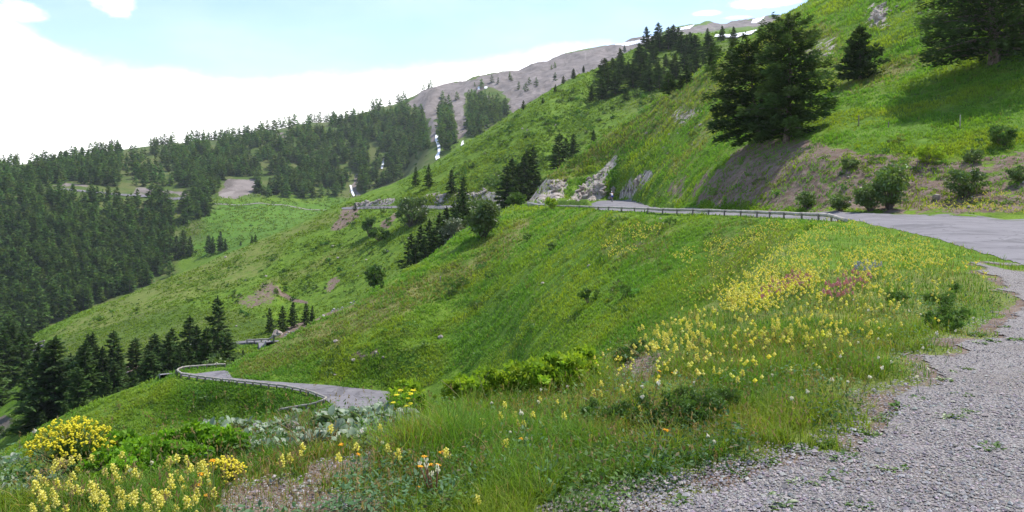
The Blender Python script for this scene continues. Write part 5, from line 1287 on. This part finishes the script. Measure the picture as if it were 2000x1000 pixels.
def poly_pts(poly, n, dmin=1.3, dmax=60, clumpy=0.0, seed=1):
    poly = np.asarray(poly, float); out = []
    for _ in range(40):
        X = rng.uniform(poly.min(0)[0], poly.max(0)[0], n*2); Y = rng.uniform(poly.min(0)[1], poly.max(0)[1], n*2)
        ok = inpoly(X, Y, poly) & (vn(X/24, Y/16, seed) >= clumpy); Hh = hit(X[ok], Y[ok]); Hh = Hh[~np.isnan(Hh[:, 0])]
        Hh = Hh[(Hh[:, 1] > dmin) & (Hh[:, 1] < dmax)]; out.append(Hh)
        if sum(map(len, out)) >= n: break
    o = np.concatenate(out)[:n]; o[:, 2] = tz(o[:, 0], o[:, 1]); return o
g1 = 'pale yellow flowers crowding the lower left corner'
for p in poly_pts([(60,960),(130,935),(230,945),(300,925),(360,925),(420,960),(440,1010),(380,1050),(60,1060)], 95, clumpy=.25): put_spike('wildflower', p, 'pale yellow flower spike in the crowded patch of the lower left corner', 'flower', g1, rng.uniform(.48, .75))
g2 = 'pale yellow flowers scattered in the middle grass'
mid_px = [(570,930),(590,925),(640,890),(650,955),(690,930),(745,880),(600,905),(548,940),(880,862),(888,858),(905,880),(942,868),(940,860),(985,850),(1000,845),(1012,858),(1025,870),(1040,850),(985,905),(990,835),(805,918),(770,935),(765,930),(1055,810),(1085,815),(1100,860),(1160,800),(1175,798),(1180,788),(885,950),(927,1015),(1450,770),(1440,780),(1395,755),(1365,730),(1550,700),(1520,660),(1580,690),(1590,700),(1640,690),(1565,680),(1495,690),(1470,700),(1300,740),(1250,830),(1215,790),(1320,700)]
for px, py in mid_px:
    p = hit1(px, py); put_spike('wildflower', p, 'single pale yellow flower spike scattered in the middle grass', 'flower', g2, rng.uniform(.5, .8))
g3 = 'pale yellow flowers massed on the bank'
for p in poly_pts([(1250,705),(1235,680),(1300,650),(1360,640),(1400,660),(1380,710),(1300,715)], 60, dmin=6): put_spike('wildflower', p, 'pale yellow flower spike in the dense clump above the bare stones', 'flower', g3, rng.uniform(.55, .85))
for p in poly_pts([(1420,640),(1480,640),(1560,620),(1700,610),(1760,620),(1700,680),(1560,690),(1440,680)], 80, dmin=6, clumpy=.3): put_spike('wildflower', p, 'pale yellow flower spike in front of the rose pink flowers', 'flower', 'pale yellow flowers below the pink patch', rng.uniform(.5, .75))
# the far mass of the same flowers
mass = np.concatenate([poly_pts([(1410,625),(1460,565),(1490,520),(1560,470),(1620,440),(1660,440),(1720,458),(1740,480),(1650,520),(1640,560),(1560,600),(1480,640)], 1250, dmin=8, clumpy=.30, seed=3),
    poly_pts([(1640,520),(1740,480),(1800,480),(1835,505),(1840,530),(1760,540),(1680,560)], 520, dmin=8, clumpy=.28, seed=4),
    poly_pts([(1150,760),(1300,660),(1420,600),(1700,600),(1850,560),(1860,640),(1700,720),(1500,780),(1250,830)], 230, dmin=6, clumpy=.35, seed=12),
    poly_pts([(1300,560),(1420,500),(1520,450),(1640,430),(1500,540),(1380,620)], 300, dmin=12, clumpy=.3, seed=13),
    poly_pts([(1640,440),(1740,460),(1900,510),(1940,560),(1840,580),(1700,520)], 200, dmin=8, clumpy=.3, seed=14),
    poly_pts([(1560,560),(1700,540),(1780,560),(1720,610),(1580,610)], 200, dmin=8, clumpy=.3, seed=6),
    poly_pts([(1170,480),(1230,440),(1300,445),(1240,500),(1190,510)], 260, 25, 80, .3, 7), poly_pts([(1300,500),(1400,470),(1500,440),(1560,425),(1560,445),(1480,480),(1340,525)], 420, 25, 80, .25, 8),
    poly_pts([(1400,610),(1440,580),(1470,600),(1440,640)], 90, dmin=8), poly_pts([(1790,413),(1830,400),(1900,408),(2000,412),(2040,424),(1900,418)], 260, 30, 60, .25, 9), poly_pts([(1830,405),(1900,385),(1960,380),(2010,395),(2010,412)], 120, 30, 70, .35, 10)])
V, Fc, T = [], [], []; off = 0
for p in mass:
    s = max(.02, 1.25/F*p[1])*rng.uniform(.6, 1.4); hh = rng.uniform(.12, .32) if p[1] < 40 else rng.uniform(.1, .35)
    c = rng.uniform(.8, 1.1)
    for q in range(2):
        v, f = blob(p + [rng.normal(0, .6)*s, rng.normal(0, .6)*s, hh + q*s*.9], (s*(1-.2*q)*.8, s*(1-.2*q)*.8, s*.75)); V.append(v); Fc.append(f+off); off += 6; T.append(np.full((6, 3), c)*[rng.uniform(.9, 1.05), .98, rng.uniform(.3, 1.2)])
tag(obj('wildflower_mass', mesh('wildflower_mass', np.concatenate(V), Fc, [M['paleyellow']], None, False, {'tint': np.concatenate(T)})), 'mass of pale yellow wildflowers covering the roadside bank', 'flowers', kind='stuff')

def small_flower(seed, H, r_, mat, n=7, stem='stem', flat=.5):
    r = np.random.default_rng(seed); st = MB(); bl = MB()
    st.tube(np.array([[0, 0, -.02], [r.normal(0, .01), r.normal(0, .01), H*.5], [r.normal(0, .02), r.normal(0, .02), H]]), .0022, 4); top = st.V[0][-1]
    for i in range(n):
        a = i*2*PI/n; v, f = blob((0, 0, 0), (r_*.62, r_*.36, r_*flat*.5)); ca, sa = math.cos(a), math.sin(a)
        v = np.stack([v[:, 0]*ca - v[:, 1]*sa, v[:, 0]*sa + v[:, 1]*ca, v[:, 2]], 1)
        bl.add(v + top + [ca*r_*.55, sa*r_*.55, flat*r_*r.normal(0, .3)], [f], 0, np.full(3, r.uniform(.85, 1.1)))
    v, f = blob(top + [0, 0, r_*.2*flat], (r_*.4, r_*.4, r_*.5*flat)); bl.add(v, [f], 0, np.array([.9, .8, .8]))
    return [('stem', st.mesh('stem', [M[stem]])), ('blossom', bl.mesh('blossom', [M[mat]]))]
put_white = copies([small_flower(430+i, .13+.03*i, .012, 'white', 9, flat=1.5) for i in range(3)])
wp_ = [(1830,700),(1865,680),(1705,680),(1670,690),(1712,768),(1720,740),(1730,735),(1800,712),(1842,715),(1850,690),(1650,738),(1620,790),(1695,785),(1645,775),(1815,762),(1798,775),(1585,820),(1108,850),(1115,792),(1062,800),(1030,880),(1040,888),(1000,885),(1235,800),(1258,790),(1280,815),(1265,830),(1325,775),(1356,780),(1385,900),(1395,905),(1540,812),(1510,760),(1670,610),(1690,640),(1765,628),(1800,640),(1905,650),(960,830),(1050,820),(740,900),(705,910),(258,955),(290,945),(60,905),(75,910)]
for px, py in wp_: put_white('dandelion_clock', hit1(px, py), 'white dandelion seed head dotted in the verge grass', 'flower', 'white dandelion seed heads', rng.uniform(.8, 1.3))
put_or = copies([small_flower(440+i, .12+.04*i, .014, 'orange', 8, flat=.6) for i in range(3)])
for px, py in [(838,972),(845,960),(826,990),(820,992),(852,948),(860,962),(1010,900),(1285,760),(1310,755),(395,1000),(402,1005),(390,1010),(410,1000),(1345,835),(1300,905),(668,935),(700,930)]: put_or('buttercup', hit1(px, py), 'small orange yellow buttercup low in the verge grass', 'flower', 'orange yellow buttercups', rng.uniform(.8, 1.25))
put_daisy = copies([small_flower(450+i, .25+.04*i, .020, 'yellow', 11, flat=.4) for i in range(3)])
for px, py in [(778,835),(786,832),(792,828),(800,834),(806,838),(812,842),(770,838),(796,836)]: put_daisy('tall_daisy', hit1(px, py+18), 'tall orange yellow daisy at the left end of the lime green herbs', 'flower', 'tall daisies beside the lime green herbs', rng.uniform(.85, 1.1))
PK = [spike_parts(460+i, .30, .085, .026, 18, 'pink', 5, .015) for i in range(3)]; put_pink = copies(PK)
for p in np.concatenate([poly_pts([(1475,605),(1500,572),(1560,550),(1590,556),(1580,580),(1520,600)], 90, dmin=8), poly_pts([(1590,600),(1620,570),(1680,545),(1705,560),(1690,585),(1640,605)], 80, dmin=8)]): put_pink('pink_wildflower', p, 'rose pink flower spike of the pink patch on the bank', 'flower', 'rose pink flowers on the bank', rng.uniform(.5, .75))
put_blue = copies([spike_parts(470+i, .26, .08, .022, 14, 'blue', 4, .012) for i in range(2)])
for p in poly_pts([(1668,548),(1690,535),(1725,535),(1720,548),(1690,556)], 24, dmin=8): put_blue('blue_wildflower', p, 'pale blue flower beside the pink patch near the road', 'flower', 'pale blue flowers by the pink patch')

# big yellow bush at the left
r = np.random.default_rng(480); b = hit1(140, 925); s_ = b[1]/F; st, bl, lf_ = MB(), MB(), MB()
for i in range(230):
    a = r.random()*6.28; q = r.random()**.55; hx = q*86*s_*math.cos(a); hy = q*70*s_*math.sin(a)
    hz = (102*math.sqrt(max(0, 1-.72*q*q)))*s_*r.uniform(.55, 1.03) + .02
    t = np.linspace(0, 1, 5)[:, None]; P = np.concatenate([t*hx*(.4+.6*t), t*hy*(.4+.6*t), t*hz], 1) + np.array([[hx*.12, hy*.12, 0]])*(1-t)
    st.tube(P, np.linspace(.0032, .0016, 5), 4, cap=False); top = P[-1]
    for k in range(6):
        d = unit(r.normal(0, 1, 3)); v, f = blob(top + d*.0085 + [0, 0, .003*k], (.0085, .0085, .007)); bl.add(v, [f], 0, np.full(3, r.uniform(.8, 1.12)))
    for k in range(5):
        z = r.uniform(.2, .88); c = P[0]*(1-z) + top*z; d = unit(np.array([math.cos(a), math.sin(a), .8]) + r.normal(0, .7, 3)); sd_ = unit(np.cross(d, [0, 0, 1.]))*.0035
        lf_.add(np.array([c, c + d*.018 + sd_, c + d*.036, c + d*.018 - sd_]), [[[0, 1, 2, 3]]], 0, np.full(3, r.uniform(.7, 1.2)))
e = empty('flowering_bush', b, 'dome of bright golden yellow flowers on thin stems at the far left', 'flowering bush')
obj('stems', st.mesh('stems', [M['stem']]), e); obj('blossom', bl.mesh('blossom', [M['yellow']]), e); obj('foliage', lf_.mesh('foliage', [M['leaf']]), e)
# low cushion of yellow flowers
r = np.random.default_rng(481); b = hit1(437, 948); s_ = b[1]/F; st, bl = MB(), MB()
for i in range(120):
    a = r.random()*6.28; q = r.random()**.5; hx = q*42*s_*math.cos(a); hy = q*36*s_*math.sin(a); hz = 52*s_*math.sqrt(max(.05, 1-.8*q*q))*r.uniform(.75, 1.05)
    st.tube(np.array([[hx*.3, hy*.3, 0], [hx*.7, hy*.7, hz*.6], [hx, hy, hz]]), .002, 4, cap=False)
    for k in range(4):
        v, f = blob(np.array([hx, hy, hz]) + r.normal(0, .006, 3), (.008, .008, .006)); bl.add(v, [f], 0, np.array([1, .98, r.uniform(.8, 3)])*r.uniform(.85, 1.1))
e = empty('flowering_bush', b, 'small cushion of lemon yellow flowers right of the bright green herbs', 'flowering bush')
obj('stems', st.mesh('stems', [M['stem']]), e); obj('blossom', bl.mesh('blossom', [M['yellow']]), e)

# ---- leafy herbs
def herb(px, py, seed, n, L_, W_, rise, mat, label, group=None, s=1.0, name='leafy_herb', cat='plant', stems=0):
    p = hit1(px, py); V, Fq, T = leaf_rosette(seed, n, L_, W_, rise)
    e = empty(name, p, label, cat, group, rng.random()*6.28, s)
    obj('leaves', mesh('leaves', V, [Fq], [M[mat]], None, True, {'tint': T}), e)
    return e
GL = []
for i in range(6):
    V, Fq, T = leaf_rosette(500+i, 30, .085, .046, (.1, 1.1), 2.2); GL.append([('leaves', mesh('leaves', V, [Fq], [M['leaf_grey']], None, True, {'tint': T}))])
put_grey = copies(GL)
gp = [(x + rng.normal(0, 10), y + rng.normal(0, 7)) for x, y in [(245,905),(270,895),(300,888),(330,872),(355,866),(380,858),(405,850),(430,846),(455,842),(480,842),(500,852),(525,848),(545,838),(565,832),(590,828),(615,824),(640,822),(660,830),(680,832),(700,826),(720,834),(740,826),(760,828),(655,850),(675,858),(700,852),(725,858),(690,876),(660,872),(715,874),(540,862),(520,872),(480,866),(455,872),(500,884),(560,876),(585,862),(610,850),(630,858),(420,868),(440,880),(600,884),(745,850),(770,842)]]
for px, py in gp: put_grey('downy_plant', hit1(px, py), 'pale grey green plant with broad downy leaves along the slope edge', 'plant', 'downy grey plants along the slope edge', rng.uniform(.8, 1.3))
for px, py in [(8,915),(25,930),(40,925),(15,945),(55,945),(35,955),(70,935),(5,965),(85,950),(50,970),(20,905)]: put_grey('downy_plant', hit1(px, py), 'pale grey green downy plant beside the golden bush at the far left', 'plant', 'downy grey plants at the far left', rng.uniform(.5, .8))
for i, (px, py) in enumerate([(655,806),(690,800),(722,800),(745,796),(765,798),(705,812)]): 
    put_grey('downy_plant', hit1(px, py+24), 'tall thistle like grey plant in front of the lower road', 'plant', 'grey plants in front of the lower road', 1.5)
FL = [leafball(520+i, .13, .13, .09, 26, 46, .017, narrow=.5) for i in range(4)]
put_fresh = copies([[('stems', sb.mesh('stems', [M['stem']])), ('foliage', mesh('foliage', V, [Fq], [M['leaf_fresh']], None, False, {'tint': T}))] for sb, (V, Fq, T) in FL])
for px, py in [(185,925),(215,918),(245,912),(275,918),(205,945),(240,948),(265,938),(300,905),(320,892),(350,888),(340,908),(375,895),(400,880),(420,892),(385,915),(310,930),(450,890)]: put_fresh('herb_cushion', hit1(px, py), 'fresh green herb cushion between the golden bush and the downy plants', 'plant', 'fresh green herb cushions', rng.uniform(.8, 1.25))
for px, py, s in [(778,816,1.0),(790,813,1.1),(802,812,1.1)]: put_fresh('herb_cushion', hit1(px, py), 'tall green herb cushion hiding the near end of the lower road', 'plant', 'green herbs at the end of the lower road', s)
LM = [leafball(530+i, .24, .24, .17, 40, 60, .030, narrow=.42) for i in range(4)]
put_lime = copies([[('stems', sb.mesh('stems', [M['stem']])), ('foliage', mesh('foliage', V, [Fq], [M['leaf_lime']], None, False, {'tint': T}))] for sb, (V, Fq, T) in LM])
for px, py, s in [(812,796,.8),(832,790,.85),(795,802,.7),(850,778,.8),(885,772,.9),(920,765,1.0),(955,762,1.05),(990,760,1.0),(1020,750,1.05),(1050,742,1.15),(1085,732,1.25),(1115,730,1.1),(1140,738,.8),(960,785,.8),(1010,778,.8),(1060,770,.85),(1100,760,.9),(905,790,.7)]: put_lime('lime_herb', hit1(px, py), 'lime green leafy herb in the dense clump at the slope edge', 'plant', 'lime green herbs at the slope edge', s*1.15)
DK = [leafball(540+i, .17, .17, .13, 34, 50, .017, narrow=.4) for i in range(3)]
put_dark = copies([[('stems', sb.mesh('stems', [M['stem']])), ('foliage', mesh('foliage', V, [Fq], [M['leaf_dark']], None, False, {'tint': T}))] for sb, (V, Fq, T) in DK])
for px, py, s in [(1345,835,1.1),(1375,828,1.2),(1310,820,1.0),(1260,815,.9),(1230,830,.9),(1290,840,.8),(1395,800,.9),(1195,830,.8),(1340,800,.9),(1240,700,1.0),(1215,712,.9),(1255,690,.8),(1420,800,.8),(1160,820,.8),(860,880,.8),(905,870,.8),(930,905,.8)]: put_dark('dark_herb', hit1(px, py), 'dark green bushy herb standing in the verge grass', 'plant', 'dark green herbs in the verge grass', s*.72)
for p in poly_pts([(1740,590),(1860,560),(1930,590),(1950,625),(1880,650),(1780,660)], 12, dmin=6): put_dark('dark_herb', p, 'dark green herb in the thick growth beside the gravel bend', 'plant', 'dark herbs beside the gravel bend', rng.uniform(.45, .75))
# low weeds on the gravel
WD = []
for i in range(4):
    V, Fq, T = leaf_rosette(550+i, 44, .038, .017, (.0, .6), 2.6); WD.append([('leaves', mesh('leaves', V, [Fq], [M['leaf_dark' if i % 2 else 'leaf']], None, True, {'tint': T}))])
put_weed = copies(WD)
for px, py, s in [(1935,876,1.0),(1920,880,.8),(1735,920,.9),(1755,916,.7),(1865,815,1.1),(1880,805,1.0),(1850,820,.8),(1690,850,1.0),(1670,845,.9),(1890,775,.8),(1860,770,.7),(1620,938,1.0),(1590,945,.8),(1560,945,.9),(1640,930,.8),(1680,992,.9),(1525,988,1.2),(1510,975,.8),(1330,985,1.0),(1650,895,1.0),(1640,900,.9),(1980,665,1.2),(1940,668,1.0),(1915,672,1.0),(1890,722,.9),(1870,730,.8),(1850,745,1.0),(1790,780,.9),(1905,655,1.1),(1760,800,1.0),(1735,810,.9),(1560,880,1.1),(1500,905,1.0),(1440,925,.9),(1960,640,.9),(1945,570,1.1),(1700,868,.6),(1610,868,1.0),(1720,820,.9)]: put_weed('gravel_weed', hit1(px, py), 'small flat green weed growing in the gravel', 'plant', 'flat weeds in the gravel', s*1.15)
def tuft(px, py, n, h0, mat, label, tint=(1, 1, 1), w0=.005, name='grass_tuft', spread=.05, seed=0, lean=(.2, 1.1)):
    p = hit1(px, py); r = np.random.default_rng(600+seed)
    P = np.concatenate([r.normal(0, spread, (n, 2)), np.full((n, 1), -.01)], 1)
    V, Fq, Ft, T = blades(P, h0*r.uniform(.5, 1.1, n), np.full(n, w0), r.uniform(*lean, n), np.arctan2(P[:, 1], P[:, 0]) + r.normal(0, .5, n), np.array(tint)*r.uniform(.75, 1.2, (n, 1)))
    o = obj(name, mesh(name, V, [Fq, Ft], [M[mat]], None, False, {'tint': T})); o.location = p; return tag(o, label, 'grass tuft')
tuft(1085, 985, 70, .15, 'grass', 'blue green tuft of stiff blades at the bottom edge', (.55, .8, 2.2), .007, seed=1)
tuft(800, 900, 130, .34, 'grass', 'tall bright green grass tuft left of the middle flowers', (1.1, 1.15, .8), .006, spread=.10, seed=2)
tuft(830, 860, 120, .32, 'grass', 'tall green grass tuft behind the bright middle tuft', (.9, 1.1, .8), .006, spread=.09, seed=3)
tuft(784, 815, 80, .30, 'grass', 'green grass tuft where the lower road disappears', (.85, 1.0, .9), .006, spread=.12, seed=9)
tuft(812, 812, 80, .26, 'grass', 'grass tuft left of the lime green herbs', (.9, 1.0, .9), .006, spread=.12, seed=10)
tuft(760, 870, 110, .30, 'grass', 'dense green grass tuft right of the downy plants', (.8, 1.05, .8), .006, spread=.09, seed=4)
tuft(1290, 880, 100, .24, 'grass', 'arching pale green tuft in front of the dark herbs', (1.1, 1.0, 1.4), .005, spread=.08, seed=5)
tuft(1675, 835, 90, .17, 'grass', 'short bright green tuft at the gravel edge', (1.1, 1.1, .8), .005, spread=.10, seed=6)
tuft(1660, 630, 60, .30, 'grass', 'yellow green tuft below the pink flowers', (1.2, 1.1, .8), .008, spread=.12, seed=7)
tuft(930, 815, 90, .30, 'grass', 'light grass tuft under the lime green herbs', (1.0, 1.1, .9), .006, spread=.08, seed=8)
# dry reddish stalks and straw
r = np.random.default_rng(490); b = hit1(850, 985)
e = empty('dry_stalks', b, 'reddish dry stalks with frayed white tips in the front grass', 'plant')
for i in range(7):
    m = MB(); d_ = MB()
    t = np.linspace(0, 1, 4)[:, None]; q = np.array([r.normal(-.02, .05), r.normal(0, .03), r.uniform(.15, .24)]); P = t*q + np.array([[0, 0, -.01]]); m.tube(P, np.linspace(.005, .003, 4), 5)
    for k in range(6):
        v, f = blob(q + r.normal(0, .007, 3), (.004, .004, .011)); d_.add(v, [f])
    st_ = obj('stem', m.mesh('stem', [M['redstem']]), e); obj('seed_head', d_.mesh('seed_head', [M['white']]), st_)
r = np.random.default_rng(491)
for j, (px, py, n, hh, lab_) in enumerate([(600, 880, 16, .34, 'bleached straw stalks among the downy plants in the middle'), (920, 800, 4, .42, 'two pale straws leaning across the lime green herbs'), (1255, 700, 6, .22, 'few dry straws beside the dense yellow clump'), (345, 935, 5, .22, 'dry straws among the fresh green cushions'), (1420, 720, 8, .28, 'dry straw stalks left of the bright grass bank')]):
    b = hit1(px, py); m = MB()
    for i in range(n):
        t = np.linspace(0, 1, 5)[:, None]; q = np.array([r.normal(-.06, .10), r.normal(0, .06), hh*r.uniform(.6, 1.1)]); o_ = np.array([r.normal(0, .05), r.normal(0, .05), -.01])
        m.tube(o_ + t*q + np.concatenate([t*t*r.normal(0, .05), t*0, -t*t*.03], 1), np.linspace(.0028, .0014, 5), 4)
    o = obj('dry_straw', m.mesh('dry_straw', [M['straw']])); o.location = b; tag(o, lab_, 'dry grass')
print('plants', round(time.time()-T0, 1))
lo_, hi_ = float(Z.min()) - 1, float(Z.max()) + 22
hb = MB(); hb.box((0, 1290, (lo_+hi_)/2), (12700, 2680, hi_-lo_))
hm = NT('thin_air'); pv = hm.n('ShaderNodeVolumePrincipled'); pv.inputs['Color'].default_value = (.85, .92, 1, 1); pv.inputs['Density'].default_value = .00008
pv.inputs['Anisotropy'].default_value = .2
hm.l(pv.outputs[0], hm.out.inputs['Volume'])
tag(obj('haze', hb.mesh('haze', [hm.m])), 'thin bluish air over the valley', kind='stuff')
# ------------------------------------------------------------------ camera, sun, sky
cam = bpy.data.cameras.new('camera'); co = bpy.data.objects.new('camera', cam); C.objects.link(co)
co.location = (0, 0, EYE); co.rotation_euler = (PI/2, 0, 0)
cam.sensor_width = 36; cam.lens = F/2000*36; cam.shift_y = -(500-HZ)/2000; cam.clip_start = .1; cam.clip_end = 30000
bpy.context.scene.camera = co
SUN_EL, SUN_AZ = math.radians(60), math.radians(52)      # azimuth from straight ahead (+Y) to the right
sd = np.array([math.cos(SUN_EL)*math.sin(SUN_AZ), math.cos(SUN_EL)*math.cos(SUN_AZ), math.sin(SUN_EL)])
sl = bpy.data.lights.new('sun', 'SUN'); sl.energy = 3.7; sl.angle = math.radians(.6); sl.color = (1.0, .955, .88)
so = bpy.data.objects.new('sun', sl); C.objects.link(so)
from mathutils import Vector
so.rotation_euler = Vector(sd).to_track_quat('Z', 'Y').to_euler()
W = bpy.data.worlds.new('World'); bpy.context.scene.world = W; W.use_nodes = True
wt = W.node_tree; wt.nodes.clear()
def wn(t, **k):
    n = wt.nodes.new(t)
    for a, v in k.items(): setattr(n, a, v)
    return n
L = wt.links.new
def wm(op, a, b=0.0, c=None):
    n = wn('ShaderNodeMath', operation=op)
    for i, v in enumerate((a, b, c)):
        if v is None: continue
        if isinstance(v, bpy.types.NodeSocket): L(v, n.inputs[i])
        else: n.inputs[i].default_value = v
    return n.outputs[0]
sky = wn('ShaderNodeTexSky', sky_type='NISHITA', sun_disc=False); sky.sun_elevation = SUN_EL; sky.sun_rotation = SUN_AZ
sky.altitude = 2000; sky.air_density = 1.0; sky.dust_density = .6; sky.ozone_density = 1.0
tc = wn('ShaderNodeTexCoord'); sx = wn('ShaderNodeSeparateXYZ'); L(tc.outputs['Generated'], sx.inputs[0])
az = wm('ARCTAN2', sx.outputs[0], sx.outputs[1])
hor = wm('SQRT', wm('ADD', wm('MULTIPLY', sx.outputs[0], sx.outputs[0]), wm('MULTIPLY', sx.outputs[1], sx.outputs[1])))
el = wm('ARCTAN2', sx.outputs[2], hor)
def ang(px, py):
    a = math.atan((px-1000)/F); e = math.atan((HZ-py)/F*math.cos(a)); return a, e
edge = [(-2500,260),(-900,60),(-350,-20),(-120,0),(0,18),(40,32),(70,60),(95,84),(150,108),(210,118),(300,130),(400,146),(500,152),(600,146),(700,140),(830,124),(900,122),(1000,105),(1060,92),(1120,84),(1180,80),(1260,110),(1400,130),(1700,150),(2600,220),(5000,280)]
cv = wn('ShaderNodeFloatCurve'); cm = cv.mapping; cu = cm.curves[0]
mr = wm('MULTIPLY_ADD', az, 1/(2*PI), .5)
L(mr, cv.inputs['Value'])
pts = [(.0, .30)] + [(ang(*p)[0]/(2*PI)+.5, ang(*p)[1]/1.2+.2) for p in edge] + [(1.0, .30)]
while len(cu.points) < len(pts): cu.points.new(.5, .5)
for q, (x, y) in zip(cu.points, pts): q.location = (x, y); q.handle_type = 'VECTOR'
cm.update()
lim = wm('MULTIPLY', wm('SUBTRACT', cv.outputs['Value'], .2), 1.2)
def wnoise(scale, detail, rough, stretch=1.0):
    mp = wn('ShaderNodeMapping'); L(tc.outputs['Generated'], mp.inputs['Vector']); mp.inputs['Scale'].default_value = (1, 1, stretch)
    n = wn('ShaderNodeTexNoise'); L(mp.outputs[0], n.inputs['Vector']); n.inputs['Scale'].default_value = scale
    n.inputs['Detail'].default_value = detail; n.inputs['Roughness'].default_value = rough
    return n.outputs['Fac']
nz_ = wm('MULTIPLY', wm('SUBTRACT', wnoise(14, 6, .6, 1.8), .5), .028)
d_ = wm('SUBTRACT', wm('ADD', lim, nz_), el)
def sm(v, a, b):
    n = wn('ShaderNodeMapRange', interpolation_type='SMOOTHSTEP'); L(v, n.inputs['Value'])
    n.inputs['From Min'].default_value = a; n.inputs['From Max'].default_value = b; return n.outputs['Result']
cl = sm(wm('ADD', d_, wm('MULTIPLY', wm('SUBTRACT', wnoise(45, 6, .65, 1.5), .5), .016)), -.010, .026)
# a few small clouds higher up, and a thin veil
def puff(px, py, rx, ry, soft=.5):
    a, e = ang(px, py)
    u = wm('DIVIDE', wm('SUBTRACT', az, a), rx/F); v = wm('DIVIDE', wm('SUBTRACT', el, e), ry/F)
    r = wm('SQRT', wm('ADD', wm('MULTIPLY', u, u), wm('MULTIPLY', v, v)))
    r = wm('ADD', r, wm('MULTIPLY', wm('SUBTRACT', wnoise(30, 6, .65, 2.0), .5), 2.2))
    return wm('SUBTRACT', 1.0, sm(r, 1-soft, 1+soft))
for p, k in ((puff(222, 2, 30, 22), .75), (puff(1495, 5, 60, 9), .85), (puff(1380, 26, 22, 5), .6), (puff(1440, 34, 25, 3), .5), (puff(1700, -120, 260, 60), .8), (puff(600, -300, 300, 70), .8), (puff(20, 22, 40, 14), .7)):
    cl = wm('MAXIMUM', cl, wm('MULTIPLY', p, k))
veil = wm('MULTIPLY_ADD', sm(wnoise(4, 5, .55, 3.0), .35, .8), .13, .01)
cl = wm('MAXIMUM', cl, veil)
bg1 = wn('ShaderNodeBackground'); bg1.inputs['Strength'].default_value = .15; L(sky.outputs[0], bg1.inputs['Color'])
bg2 = wn('ShaderNodeBackground'); bg2.inputs['Color'].default_value = (1, .985, .97, 1); bg2.inputs['Strength'].default_value = 1.15
mx = wn('ShaderNodeMixShader'); L(cl, mx.inputs[0]); L(bg1.outputs[0], mx.inputs[1]); L(bg2.outputs[0], mx.inputs[2])
wo = wn('ShaderNodeOutputWorld'); L(mx.outputs[0], wo.inputs['Surface'])
vs = bpy.context.scene.view_settings
vs.view_transform = 'Standard'; vs.look = 'None'; vs.exposure = 0.8; vs.gamma = 1; vs.use_curve_mapping = False
bpy.context.scene.cycles.max_bounces = 6
bpy.context.scene.cycles.transparent_max_bounces = 4
print('time', round(time.time()-T0, 1))
